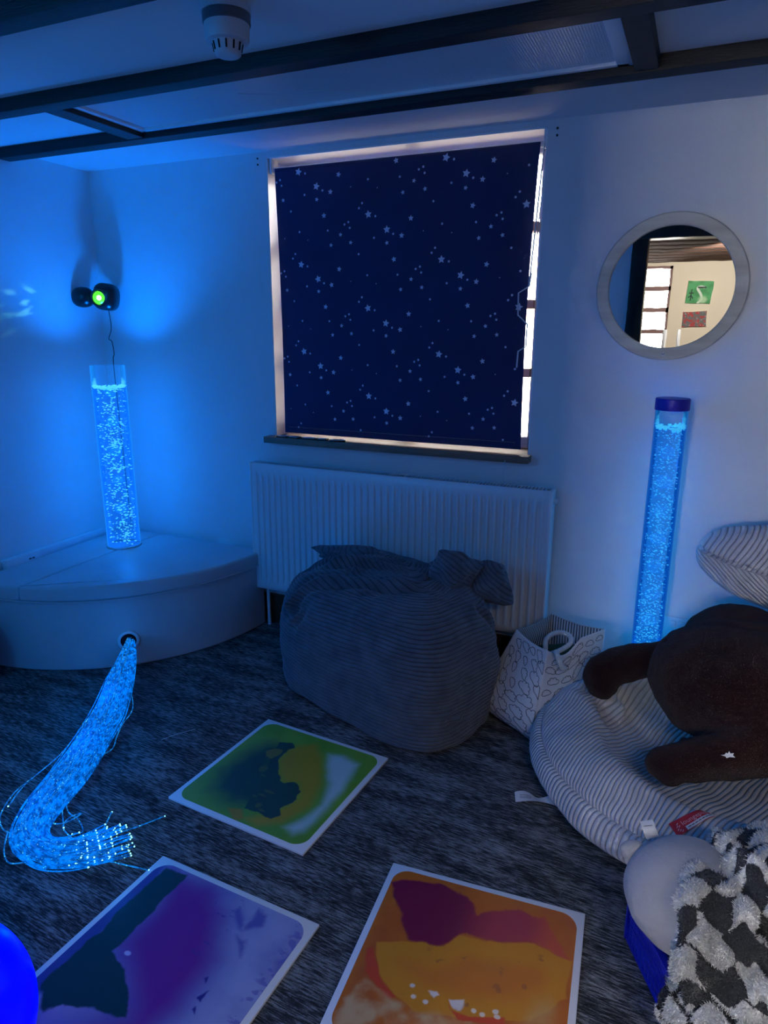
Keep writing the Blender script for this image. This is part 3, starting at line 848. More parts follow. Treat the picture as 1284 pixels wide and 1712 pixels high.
tag(MB().tube([(-1.690, 1.750, .003), (-1.66, 1.80, .006), (-1.62, 1.862, .003)], .0009, 4).build('loose_thread', M['paper']), 'fine loose thread lying on the carpet beside the fibre strands', 'thread')

# ------------------------------------------------------------------ liquid floor tiles
def floor_tile(label, centre, yaw, paint, seed):
    t = thing('liquid_floor_tile', label, 'floor tile', (centre[0], centre[1], 0), 'liquid floor tiles on the carpet')
    t.rotation_euler = (0, 0, math.radians(yaw))
    hs = .2675
    MB().box(-hs, hs, -hs, hs, .0, .009, .002).build('white_border', M['frame_white'], t)
    n = 330; q = .25
    u = np.linspace(-q, q, n); U, V = np.meshgrid(u, u)
    # rounded-corner panel: squeeze the square grid into a rounded one
    c = .045
    inner = q-c
    du, dv = np.maximum(np.abs(U)-inner, 0), np.maximum(np.abs(V)-inner, 0)
    d = np.hypot(du, dv); m = np.maximum(du, dv)
    f = np.where(d > 1e-9, m/np.maximum(d, 1e-9), 1)
    U2 = np.sign(U)*(np.minimum(np.abs(U), inner)+du*f); V2 = np.sign(V)*(np.minimum(np.abs(V), inner)+dv*f)
    P = np.stack([U2, V2], -1)
    P3 = np.stack([U2, V2, np.full_like(U2, 0)], -1)
    wob = np.stack([fbm(P3*28+3, 4, seed), fbm(P3*28+40, 4, seed+9)], -1)
    colr = paint(P, P3, wob)
    Z = .0098+.0010*sstep(0, .03, q-np.maximum(np.abs(U), np.abs(V)))
    gridmesh('liquid_gel', np.stack([U2, V2, Z], -1), M['gel'], t, colors=colr)
    return t
def lay(c, col, m): return c*(1-m[..., None])+np.array(col)*m[..., None]
def mask(P, wob, poly, a, b, amp=.006): return sstep(a, b, poly_sdf(P+wob*amp, poly))
def edge_d(P): return .25-np.maximum(np.abs(P[..., 0]), np.abs(P[..., 1]))

def paint_green(P, P3, w):
    c = np.ones(P.shape[:-1]+(3,))*np.array((.14, .33, .035))
    c = lay(c, (.20, .40, .05), sstep(-.3, .6, fbm(P3*9, 4, 3)))
    light = [(.062, .187), (.121, .207), (.214, .186), (.239, .035), (.243, -.100), (.239, -.192), (.196, -.224), (.144, -.209), (.179, -.144), (.191, -.062), (.152, .040), (.093, .120)]
    light = [(x-.012*(x > .2), y) for x, y in light]
    c = lay(c, (.48, .62, .58), mask(P, w, light, -.012, .030))
    yel = [(-.057, .172), (-.006, .213), (.065, .152), (.147, .016), (.170, -.092), (.135, -.196), (.072, -.239), (.023, -.229), (.091, -.155), (.110, -.066), (.068, -.006), (.021, -.031), (-.024, -.001), (-.061, .059), (-.078, .135)]
    c = lay(c, (.42, .29, .02), mask(P, w, yel, -.02, .022))
    dark = [(-.181, .143), (-.093, .178), (-.062, .157), (-.075, .131), (-.062, .071), (-.024, -.001), (.021, -.031), (.055, -.007), (.087, -.027), (.113, -.074), (.105, -.108), (.091, -.145), (.111, -.163), (.094, -.195), (.041, -.182), (-.009, -.199), (-.075, -.207), (-.174, -.180), (-.220, -.085), (-.218, .046)]
    sd = poly_sdf(P+w*.012, dark); right = sstep(-.10, -.02, P[..., 0]+.35*(P[..., 1]+.05))
    c = lay(c, (.012, .062, .055), np.where(right > .5, sstep(-.001, .003, sd), sstep(-.05, .07, sd))*.97)
    spot = [(-.142, .088), (-.125, .113), (-.093, .121), (-.081, .096), (-.100, .059), (-.125, .066)]
    c = lay(c, (.20, .19, .04), mask(P, w, spot, -.003, .003)*.9)
    spot2 = [(-.061, -.219), (-.019, -.200), (.018, -.232), (-.001, -.252)]
    c = lay(c, (.36, .24, .02), mask(P, w, spot2, -.004, .004))
    for (x, y, a, b) in ((-.085, .0, .012, .018), (-.06, -.03, .01, .004), (.01, -.09, .022, .006), (.0, -.115, .016, .004), (-.02, -.13, .01, .004), (.02, -.16, .01, .012), (.045, -.175, .012, .005)):
        m = sstep(1.3, .8, np.hypot((P[..., 0]-x+w[..., 0]*.006)/a, (P[..., 1]-y)/b)); c = lay(c, (.12, .16, .05), m*.6)
    return c
def paint_purple(P, P3, w):
    n = fbm(P3*7, 5, 21)
    c = np.ones(P.shape[:-1]+(3,))*np.array((.27, .28, .54))
    c = lay(c, (.36, .38, .62), sstep(.0, .5, n))
    c = lay(c, (.13, .12, .40), sstep(-.1, -.5, n)*.8)
    pur = [(-.20, .243), (-.162, .233), (-.052, .246), (.024, .186), (.065, .125), (.103, .060), (.110, -.013), (.110, -.077), (.09, -.140), (.06, -.26), (-.10, -.26), (.021, -.143), (-.024, -.095), (-.129, -.024), (-.146, -.024), (-.154, .125)]
    sd = poly_sdf(P+w*.008, pur)
    c = lay(c, (.15, .12, .42), sstep(-.09, .03, sd)*.8)
    c = lay(c, (.19, .016, .28), sstep(-.035, .06, sd))
    navy = [(-.26, .243), (-.229, .243), (-.210, .156), (-.213, .056), (-.21, -.150), (-.205, -.26), (-.26, -.26)]
    c = lay(c, (.05, .06, .30), mask(P, w, navy, -.01, .012))
    dark = [(-.222, .235), (-.152, .238), (-.148, .167), (-.147, .109), (-.141, .021), (-.140, -.038), (-.079, -.055), (-.024, -.095), (.017, -.138), (-.035, -.157), (-.139, -.182), (-.160, -.220), (-.227, -.168), (-.219, .026), (-.228, .056), (-.226, .156)]
    c = lay(c, (.004, .045, .055), mask(P, w, dark, -.004, .004, .012))
    for p in ([(.037, .202), (.050, .218), (.099, .178), (.103, .162), (.073, .173)], [(.109, .165), (.099, .233), (.135, .223), (.146, .192)], [(.101, .148), (.131, .141), (.147, .099)]):
        c = lay(c, (.10, .09, .40), mask(P, w, p, -.008, .008, .014)*.85)
    for p in ([(.105, .011), (.111, .017), (.117, .001)], [(.127, -.033), (.135, -.015), (.142, -.033)], [(.136, -.064), (.138, -.053), (.147, -.069)]):
        c = lay(c, (.03, .02, .22), mask(P, w, p, -.004, .001, .01))
    # feathered dark freckles in the upper middle and along the right rim
    f = fbm(P3*np.array([60, 110, 60]), 3, 33)
    zone = sstep(.07, .0, np.abs(P[..., 0]-.02))*sstep(.0, .05, P[..., 1]-.02)
    c = lay(c, (.05, .04, .30), sstep(.35, .45, f)*zone*.7)
    zone = sstep(.03, .0, .235-P[..., 0])
    c = lay(c, (.14, .13, .45), sstep(.0, .2, f)*zone*.7)
    m = sstep(1.2, .85, np.hypot((P[..., 0]+.108)/.009, (P[..., 1]+.02)/.006)); c = lay(c, (.5, .5, .8), m)
    return c
def paint_orange(P, P3, w):
    n = fbm(P3*10, 5, 51)
    c = np.ones(P.shape[:-1]+(3,))*np.array((.56, .15, .02))
    c = lay(c, (.48, .11, .022), sstep(-.1, .5, n))
    yel = [(-.221, -.005), (-.163, .023), (-.060, .045), (-.023, .088), (.036, .094), (.092, .107), (.147, .127), (.194, .115), (.245, .108), (.240, .002), (.173, -.079), (.025, -.127), (-.076, -.145), (-.126, -.124), (-.187, -.082)]
    sd = poly_sdf(P+w*.006, yel)
    c = lay(c, (.66, .26, .022), sstep(-.003, .003, sd))
    c = lay(c, (.62, .19, .025), sstep(.03, .09, sd+n*.02))
    c = lay(c, (.40, .12, .04), sstep(.42, .6, fbm(P3*34, 3, 61))*sstep(.0, .03, sd)*.8)
    mar = [(-.249, .202), (-.124, .238), (-.028, .220), (-.003, .164), (.074, .215), (.165, .216), (.19, .18), (.240, .11), (.194, .118), (.147, .128), (.091, .110), (.036, .096), (-.013, .099), (-.045, .058), (-.093, .034), (-.154, .033), (-.187, .098), (-.230, .148)]
    sd = poly_sdf(P+w*.012, mar)
    xr = sstep(-.06, .06, P[..., 0]); xr2 = sstep(.12, .2, P[..., 0])
    col = np.array((.20, .012, .055))*(1-xr[..., None])+np.array((.42, .05, .07))*xr[..., None]
    col = col*(1-xr2[..., None])+np.array((.60, .10, .05))*xr2[..., None]
    m = sstep(-.004, .006, sd)[..., None]; c = c*(1-m)+col*m
    red = [(-.239, -.026), (-.222, -.020), (-.182, -.087), (-.126, -.127), (-.145, -.137), (-.184, -.107), (-.221, -.088)]
    c = lay(c, (.62, .07, .03), mask(P, w, red, -.003, .004))
    pale = [(-.211, -.098), (-.179, -.105), (-.133, -.138), (-.066, -.138), (.017, -.126), (.117, -.112), (.127, -.26), (-.225, -.284), (-.238, -.176)]
    c = lay(c, (.62, .40, .20), mask(P, w, pale, -.008, .012, .02)*sstep(-.5, .3, fbm(P3*22, 4, 71)))
    red2 = [(-.015, -.084), (.003, -.114), (.046, -.113), (.115, -.091), (.119, -.112), (.018, -.131), (-.003, -.110)]
    c = lay(c, (.66, .08, .03), mask(P, w, red2, -.002, .003))
    for p in ([(-.061, -.088), (-.038, -.081), (-.032, -.093), (-.043, -.105)], [(-.009, -.088), (.027, -.075), (.023, -.106), (.010, -.108)]):
        c = lay(c, (.82, .70, .62), mask(P, w, p, -.003, .003, .014))
    for (x, y) in ((-.10, -.085), (.05, -.098), (.07, -.10), (.095, -.085), (.10, -.095), (-.09, -.11), (-.06, -.115)):
        c = lay(c, (.82, .68, .55), sstep(1.3, .8, np.hypot((P[..., 0]-x+w[..., 0]*.006)/.006, (P[..., 1]-y+w[..., 1]*.004)/.005)))
    p2 = [(.179, -.027), (.210, -.022), (.206, -.081), (.158, -.098)]
    c = lay(c, (.66, .38, .13), mask(P, w, p2, -.03, .03, .02)*.8)
    return c
floor_tile('green and yellow liquid floor tile with white border on the carpet', (-1.152, 1.745), -4.2, paint_green, 5)
floor_tile('purple and dark teal liquid floor tile beside the blue globe lamp', (-1.018, 1.007), -2.5, paint_purple, 15)
floor_tile('orange and maroon liquid floor tile in front of the plush and throw', (-.362, 1.293), 4.6, paint_orange, 25)

# glowing globe
t = thing('globe_lamp', 'glowing deep blue globe lamp at the bottom left corner', 'globe lamp', (-1.215, .57, 0))
mb = MB(); mb.add(*ellip(.202, .202, .2, 2, 64, 48, c=(0, 0, .202)), True); mb.build('globe', M['ball'], t)
MB().lathe([(.07, 0), (.07, .012), (.06, .02)], n=40).build('base', M['white'], t)

# ------------------------------------------------------------------ bean bags
def loft(rings, nu, nv, e, yaw):
    """rings: list of (z, cx, cy, a, b). returns grid (nv, nu, 3), bottom to top, closed in u"""
    R = spline(np.array(rings, float), nv)
    u = np.linspace(0, 2*PI, nu, endpoint=False)
    cu, su = np.cos(u), np.sin(u)
    ex = np.sign(cu)*np.abs(cu)**(2/e); ey = np.sign(su)*np.abs(su)**(2/e)
    c, s = math.cos(math.radians(yaw)), math.sin(math.radians(yaw))
    A = np.maximum(R[:, 3], 1e-4)[:, None]*ex[None]; B = np.maximum(R[:, 4], 1e-4)[:, None]*ey[None]
    G = np.zeros((nv, nu, 3))
    G[..., 0] = R[:, 1][:, None]+A*c-B*s; G[..., 1] = R[:, 2][:, None]+A*s+B*c; G[..., 2] = R[:, 0][:, None]
    return G
def fold(G, N, line, h, w, skew=0.0):
    P = spline(line, 24); d = seg_dist(G, P, False)
    return G+N*(h*np.exp(-(d/w)**2)-.5*h*np.exp(-((d-1.9*w)/w)**2))[..., None]

# dark slate corduroy bag against the radiator
t = thing('bean_bag', 'dark slate corduroy bean bag against the radiator', 'bean bag', (-1.06, 2.40, 0))
rings = [(.004, -1.06, 2.42, .02, .012), (.004, -1.05, 2.39, .26, .15), (.006, -1.06, 2.375, .42, .225), (.035, -1.06, 2.37, .445, .25), (.12, -1.062, 2.385, .45, .262), (.24, -1.06, 2.405, .452, .276),
         (.34, -1.065, 2.415, .445, .270), (.42, -1.075, 2.43, .425, .252), (.485, -1.085, 2.455, .375, .215), (.525, -1.085, 2.50, .30, .15), (.545, -1.07, 2.54, .19, .08), (.55, -1.06, 2.56, .08, .03), (.55, -1.06, 2.56, .003, .002)]
G = loft(rings, 420, 720, 4.2, -19)
rib = np.concatenate([[0], np.cumsum(np.linalg.norm(np.diff(G[:, 300]*np.array([1, 1, 1]), axis=0), axis=1))])[:, None]+np.zeros((1, 420))
N = grid_normals(G, True)
if (N[330, 0] @ (G[330, 0]-G[330, 210])) < 0: N = -N
n1 = fbm(G*3.2+5, 4, 81)
rib = rib+.022*n1+.05*(G[..., 0]+1.06)*.3
G = G+N*(.016*fbm(G*4+2, 4, 82))[..., None]+N*(.006*fbm(G*np.array([9, 9, 30]), 3, 83))[..., None]
for ln, h, w in [
    ([(-1.45, 2.28, .37), (-1.36, 2.33, .47), (-1.18, 2.33, .525), (-.98, 2.33, .53), (-.82, 2.36, .50)], .022, .016),
    ([(-1.40, 2.25, .34), (-1.28, 2.29, .44), (-1.12, 2.29, .49), (-.95, 2.28, .48)], .016, .013),
    ([(-1.42, 2.45, .47), (-1.25, 2.47, .55), (-1.0, 2.5, .57), (-.8, 2.5, .55)], .024, .018),
    ([(-1.05, 2.14, .25), (-.9, 2.12, .285), (-.78, 2.12, .28), (-.66, 2.2, .25)], .008, .008),
    ([(-.95, 2.10, .09), (-.82, 2.10, .115), (-.70, 2.13, .13), (-.62, 2.2, .12)], .010, .009),
    ([(-.80, 2.2, .44), (-.70, 2.26, .38), (-.64, 2.36, .30)], .012, .012),
    ([(-.66, 2.42, .46), (-.63, 2.45, .35), (-.62, 2.48, .22)], .014, .012),
    ([(-1.2, 2.40, .54), (-1.05, 2.42, .565), (-.9, 2.42, .55)], .014, .012)]:
    G = fold(G, N, ln, 1.5*h, w)
G = G+N*(.0042*np.abs(np.sin(rib*64*PI))**.6)[..., None]
G[..., 2] = np.maximum(G[..., 2], .003); G[..., 1] = np.minimum(G[..., 1], 2.755)
c0 = np.array(t.location)
gridmesh('bag_body', G-c0, M['bagdark'], t, closed_u=True, attrs={'rib': rib}, recalc=True)
# bunched spare cloth lying on top
def Rt3(seed):
    return np.array(Matrix.Rotation(.5+seed*.7, 3, 'X') @ Matrix.Rotation(seed*1.3, 3, 'Y') @ Matrix.Rotation(seed*.4, 3, 'Z'))
def bunch(cx, cy, cz, rx, ry, rz, seed, yaw, sharp_=.5):
    nu, nv = 160, 90
    u = np.linspace(0, 2*PI, nu, endpoint=False); v = np.linspace(-PI/2, PI/2, nv)
    Vv, Uu = np.meshgrid(v, u, indexing='ij')
    D = np.stack([np.cos(Vv)*np.cos(Uu), np.cos(Vv)*np.sin(Uu), np.sin(Vv)], -1)
    tw = Rt3(seed)
    Q = D @ tw
    r = 1.25/(np.abs(Q)**1.25).sum(-1)**(1/1.25)
    r = r*(1+.22*fbm(D*1.5+seed, 2, seed))+sharp_*.12*np.abs(vnoise(D*2.2+seed*2, seed+5))
    P = D*r[..., None]*np.array([rx, ry, rz])
    c, s = math.cos(yaw), math.sin(yaw)
    P = np.stack([P[..., 0]*c-P[..., 1]*s, P[..., 0]*s+P[..., 1]*c, P[..., 2]], -1)+np.array([cx, cy, cz])
    return P, (P[..., 2]*.8+.5*P[..., 0]+.05*fbm(P*5, 3, seed))
for (a, sd, yw) in (((-.81, 2.50, .555, .100, .080, .085), 4, .3), ((-.69, 2.58, .505, .100, .09, .085), 9, -.5), ((-1.30, 2.58, .535, .17, .06, .035), 13, .05)):
    P, rb = bunch(*a, sd, yw, .9)
    P[..., 1] = np.minimum(P[..., 1], 2.755)
    gridmesh('bunched_cloth', P-c0, M['bagdark'], t, closed_u=True, attrs={'rib': rb}, recalc=True)

# dark bean bag at the very left edge
t = thing('bean_bag', 'black bean bag mostly outside the left edge by the corner seat', 'bean bag', (-2.80, 1.68, 0))
rings = [(.004, 0, 0, .02, .02), (.01, 0, 0, .12, .15), (.06, 0, 0, .165, .19), (.16, 0, 0, .18, .205), (.26, 0, 0, .155, .18), (.32, 0, 0, .09, .11), (.335, 0, 0, .004, .004)]
Gd = loft(rings, 80, 60, 2.4, 0); Gd = Gd+.01*fbm(Gd*8, 3, 5)[..., None]
Gd[..., 2] = np.maximum(Gd[..., 2], .003); Gd[..., 0] = np.maximum(Gd[..., 0], -.115)
gridmesh('bag_body', Gd, simple('black_fabric', (.008, .009, .012), (.014, .015, .02), 10, .9), t, closed_u=True, recalc=True)

# light grey corduroy lounger
t = thing('bean_bag_lounger', 'large light grey corduroy bean bag lounger holding the brown plush', 'bean bag', (.35, 2.22, 0))
LX, LY = .33, 2.24
prof = [(.02, .004), (.40, .004), (.60, .008), (.72, .03), (.775, .08), (.775, .14), (.74, .20), (.68, .242), (.61, .262), (.555, .256), (.51, .215), (.44, .170), (.30, .155), (.15, .155), (.004, .152)]
nu, nv = 520, 320
PR = spline(prof, nv)
u = np.linspace(0, 2*PI, nu, endpoint=False)
rx_ = .94*np.ones(nu); 
rad = .93+.03*np.cos(2*u)+.02*np.sin(3*u+.6)
G = np.zeros((nv, nu, 3))
G[..., 0] = LX+PR[:, 0][:, None]*rad[None]*np.cos(u)[None]*1.0
G[..., 1] = LY+PR[:, 0][:, None]*rad[None]*np.sin(u)[None]*.80
G[..., 2] = PR[:, 1][:, None]*(1+.18*np.cos(u-.2)[None]+.08*np.sin(u)[None])
N = grid_normals(G, True)
if N[90, 0, 0] < 0: N = -N
ang = np.unwrap(u)[None]+np.zeros((nv, 1))
onside = sstep(.205, .165, PR[:, 1])*(np.arange(nv) < nv*.5)
k0 = np.argmin(np.abs(PR[:, 1]-.19)+10*(np.arange(nv) > nv*.55))
top = G[..., 0]*(-.88)+G[..., 1]*.47+.10*np.sin(np.clip((.05-G[..., 0])*2.2, 0, 1.4))+.035*fbm(G*4, 3, 91)
side = ang*.60
rib = np.where((np.arange(nv) < k0)[:, None], side, top)
G = G+N*(.014*fbm(G*4.5+1, 4, 92))[..., None]
# seam line pinched between top and side panels, wrinkles in the hollow
seam = np.exp(-((np.arange(nv)-k0)/4.0)**2)[:, None]
G = G-N*(.010*seam)[..., None]
for ln, h, w in [([(-.24, 2.38, .20), (-.12, 2.25, .19), (.02, 2.10, .18), (.15, 2.02, .19)], -.022, .028), ([(-.20, 2.42, .2), (-.06, 2.3, .18), (.05, 2.17, .17)], .018, .02),
                 ([(.15, 1.83, .25), (.28, 1.86, .25), (.42, 1.88, .25)], -.016, .018), ([(.18, 1.90, .22), (.34, 1.94, .22), (.5, 1.95, .22)], .016, .016)]:
    G = fold(G, N, ln, h, w)
G[..., 2] = np.maximum(G[..., 2], .003); G[..., 1] = np.minimum(G[..., 1], 2.84)
c0 = np.array(t.location)
gridmesh('seat_cushion', G-c0, M['cordlight'], t, closed_u=True, attrs={'rib': rib}, recalc=True)
# raised back with a horizontal seam and ribs fanning from it
nu, nv = 360, 240
u = np.linspace(0, 2*PI, nu, endpoint=False); v = np.linspace(-PI/2, PI/2, nv); Vv, Uu = np.meshgrid(v, u, indexing='ij')
def spw(x, p): return np.sign(x)*np.abs(x)**p
P = np.stack([.43*spw(np.cos(Vv), .8)*spw(np.cos(Uu), .85), .15*spw(np.cos(Vv), .9)*spw(np.sin(Uu), .9), .155*spw(np.sin(Vv), .9)], -1)
N = grid_normals(P, True); 
if N[120, 0, 0] < 0: N = -N
rib = np.where(np.sin(Vv) > 0, P[..., 0]-.35*P[..., 2], P[..., 0]*.75+P[..., 2]*1.1+.12)+.01*fbm(P*6, 3, 3)
P = P+N*(.012*fbm(P*6+3, 4, 95))[..., None]-N*(.012*np.exp(-((P[..., 2]-.01)/.006)**2))[..., None]
a = math.radians(-9); c_, s_2 = math.cos(a), math.sin(a)
P = np.stack([P[..., 0]*c_-P[..., 2]*s_2, P[..., 1], P[..., 0]*s_2+P[..., 2]*c_], -1)
P[..., 2] += .12*np.maximum(0, P[..., 0]+.2)*.5
back = gridmesh('backrest', P+np.array([.49, 2.66, .665])-c0, M['cordlight'], t, closed_u=True, attrs={'rib': rib}, recalc=True)
MB().box(.32-c0[0], .95-c0[0], 2.56-c0[1], 2.80-c0[1], .10, .60, .05, 4).build('back_support', simple('grey_backing_cloth', (.38, .37, .37), (.45, .44, .44), 10, .9), t)
# labels of the lounger
def ribbon(P0, P1, wv, n=16, bend=None):
    """flat strip from P0 to P1, width vector wv"""
    P0, P1, wv = (np.array(q, float) for q in (P0, P1, wv))
    s = np.linspace(0, 1, n)[:, None]
    c = P0+(P1-P0)*s
    if bend is not None: c = c+np.array([bend(q) for q in s[:, 0]])
    return np.stack([c, c+wv], 1)
from mathutils.bvhtree import BVHTree
def surf(obs):
    trees = []
    for o in obs:
        mw = Matrix.Translation(o.parent.location) if o.parent else Matrix()
        trees.append(BVHTree.FromPolygons([mw @ v.co for v in o.data.vertices], [p.vertices[:] for p in o.data.polygons]))
    def top(x, y, d=.001):
        z = 0
        for tr in trees:
            h = tr.ray_cast(Vector((x, y, 2)), Vector((0, 0, -1)))
            if h[0] is not None: z = max(z, h[0].z)
        return z+d
    return top
seat_o = [o for o in t.children if o.name.startswith('seat_cushion')][0]
ztop = surf([seat_o])
# red woven label on the front rim
ex = np.array((.76, .65)); ex = ex/np.linalg.norm(ex); ey = np.array((-ex[1], ex[0]))
TC = np.array((.116, 1.806))
def tagp(s, w, d=.002):
    q = TC+ex*s+ey*w
    return np.array((q[0], q[1], ztop(q[0], q[1], d)))-c0
def tag_grid(s0, s1, w0, w1, d, n=14, k=6):
    return np.array([[tagp(s, w, d) for s in np.linspace(s0, s1, n)] for w in np.linspace(w0, w1, k)])
lab = gridmesh('woven_label', tag_grid(-.056, .056, -.020, .020, .0045), M['red'], t)
lab['label'] = 'red woven label'
gridmesh('label_strip', tag_grid(-.026, .056, -.0195, -.008, .0060), M['paper'], lab)
def text_on(txt, size, s0, w0, d, mat, parent, name):
    cu = bpy.data.curves.new(name, 'FONT'); cu.body = txt; cu.size = size; cu.resolution_u = 2; cu.extrude = 0
    o = bpy.data.objects.new(name, cu); COL.objects.link(o)
    dg = bpy.context.evaluated_depsgraph_get(); me = bpy.data.meshes.new_from_object(o.evaluated_get(dg))
    bpy.data.objects.remove(o); bpy.data.curves.remove(cu)
    for v in me.vertices: v.co = Vector(tagp(s0+v.co.x, w0+v.co.y, d))
    me.materials.clear(); me.materials.append(mat); me.name = name
    return link(bpy.data.objects.new(name, me), parent)
text_on('loungepug', .0190, -.030, -.0030, .0064, M['pinkprint'], lab, 'label_lettering')
mb = MB()
for i in range(7): 
    a, b = tagp(-.021+i*.0105, -.0140, .0074), tagp(-.021+i*.0105+.0075, -.0140, .0074)
    mb.tube([a, b], .0011, 4)
mb.build('label_print', M['ink'], lab)
mb = MB()
for (s, w) in ((-.034, .006), (-.038, .000), (-.033, -.002), (-.040, -.008), (-.036, -.012), (-.032, -.016)):
    p = tagp(s-.008, w, .0062); mb.tube([p, tagp(s-.003, w+.003, .0062)], .0014, 5)
mb.build('label_emblem', M['pinkprint'], lab)
# white care label curling out on to the carpet
s = np.linspace(0, 1, 20)
cx_ = -.258-.135*s; cy_ = 1.985-.035*s; tw = np.where(s < .5, 1-2*s*.9, .1+(s-.5)*1.5)
Ga = np.stack([cx_, cy_, .004+.012*np.sin(s*PI)], -1)
Gb = np.stack([cx_-.012, cy_+.034-.012*np.sin(s*PI*2), .004+.030*np.abs(np.cos(s*PI))**1.4*(1-.6*s)], -1)
cl_ = gridmesh('care_label', np.stack([Ga, Gb], 1)-c0, M['paper'], t)
mb = MB()
for k in range(5):
    for (i0, i1) in ((12, 17),):
        f = .2+.14*k
        a = Ga*(1-f)+Gb*f
        if k in (1, 2, 3): mb.tube([a[i0]-c0+np.array((0, -.0006, .0012)), a[(i0+i1)//2]-c0+np.array((0, -.0006, .0012)), a[i1]-c0+np.array((0, -.0006, .0012))], .0007, 4)
mb.build('care_label_print', M['ink'], cl_)

# ------------------------------------------------------------------ brown plush toy
t = thing('plush_toy', 'large dark brown plush animal sprawled across the grey lounger', 'plush toy', (.2, 2.25, .16))
mb = MB()
def cap(mbx, pts, radii, n=18):
    for i in range(len(pts)-1):
        a, b = Vector(pts[i]), Vector(pts[i+1])
        for k in range(9):
            f = k/8; c = a.lerp(b, f); r = radii[i]*(1-f)+radii[i+1]*f
            mbx.add(*ellip(r, r, r, 2, n, 12, c=c))
E3 = lambda c, r, Mx=None: mb.add(*ellip(*r, 2.2, 40, 28, M_=Mx, c=c))
E3((.30, 2.28, .40), (.345, .25, .20), Matrix.Rotation(math.radians(-6), 3, 'Z'))
E3((.24, 2.45, .43), (.20, .16, .17))
E3((.56, 2.34, .44), (.24, .21, .19))
cap(mb, [(-.195, 2.395, .30), (-.16, 2.405, .325), (-.05, 2.43, .365), (.08, 2.42, .39)], [.066, .064, .056, .075])
cap(mb, [(-.205, 2.39, .285), (-.195, 2.375, .265)], [.060, .056])
cap(mb, [(.035, 1.975, .255), (.10, 1.985, .275), (.22, 2.03, .315), (.36, 2.10, .36)], [.048, .058, .078, .10])
cap(mb, [(.02, 1.97, .25), (.05, 1.965, .25)], [.042, .05])
cap(mb, [(.62, 2.30, .5), (.86, 2.26, .52)], [.16, .17])
tmp_me = bpy.data.meshes.new('tmp'); tmp_me.from_pydata(mb.v, [], mb.f)
tmp = bpy.data.objects.new('tmp', tmp_me); COL.objects.link(tmp)
md = tmp.modifiers.new('r', 'REMESH'); md.mode = 'VOXEL'; md.voxel_size = .0065
md = tmp.modifiers.new('s', 'SMOOTH'); md.iterations = 14; md.factor = .6
dg = bpy.context.evaluated_depsgraph_get(); me = bpy.data.meshes.new_from_object(tmp.evaluated_get(dg)); me.name = 'plush_body'
bpy.data.objects.remove(tmp)
V = np.zeros(len(me.vertices)*3); me.vertices.foreach_get('co', V); V = V.reshape(-1, 3)
Nn = np.zeros(len(me.vertices)*3); me.vertices.foreach_get('normal', Nn); Nn = Nn.reshape(-1, 3)
V = V+Nn*(.012*fbm(V*7, 4, 101)+.006*fbm(V*18, 3, 102))[:, None]
for ln, h, w in [([(.02, 2.12, .5), (.03, 2.06, .40), (.09, 2.03, .30), (.2, 2.01, .26)], .012, .012), ([(.18, 2.05, .50), (.32, 2.05, .52), (.5, 2.06, .53)], -.014, .018),
                 ([(.08, 2.35, .55), (.2, 2.3, .6), (.36, 2.3, .62)], -.012, .02), ([(.15, 2.04, .42), (.3, 2.03, .44), (.48, 2.04, .45)], .012, .018),
                 ([(.10, 2.03, .36), (.26, 2.01, .36), (.42, 2.03, .37)], -.014, .012), ([(0, 2.3, .5), (.04, 2.2, .46), (.04, 2.12, .4)], -.010, .012)]:
    d = seg_dist(V, spline(ln, 20), False); V = V+Nn*(h*np.exp(-(d/w)**2))[:, None]
V = V-np.array(t.location)
me.vertices.foreach_set('co', V.ravel()); me.polygons.foreach_set('use_smooth', np.ones(len(me.polygons), bool))
me.materials.clear(); me.materials.append(M['bear']); me.update()
body = link(bpy.data.objects.new('plush_body', me), t)
ptree = BVHTree.FromPolygons([v.co for v in me.vertices], [p.vertices[:] for p in me.polygons])
# white stitched patch on the lower leg
mb = MB()
pc = Vector((.192, 1.952, .345))-Vector(t.location)
star = [(-.018, -.004), (-.008, -.002), (-.004, .004), (.001, .003), (.004, .010), (.007, .004), (.016, .006), (.014, .000), (.020, -.005), (.006, -.006), (-.002, -.010), (-.006, -.006)]
pts = []
vd = (Vector((0, 0, 1.5))-Vector((.192, 1.952, .345))).normalized(); rt = Vector((1, .15, .0)).normalized(); upv = vd.cross(rt).normalized()
for a, b in star+[(0, 0)]:
    o_ = pc+rt*a+upv*b+vd*.3
    h_ = ptree.ray_cast(o_, -vd)
    pts.append((h_[0] if h_[0] is not None else o_-vd*.3)+vd*.0025)
nP = len(star); mb.add(pts, [(nP, i, (i+1) % nP) for i in range(nP)])
o = mb.build('white_patch', M['frame_white'], t); o['label'] = 'small torn white sticker'

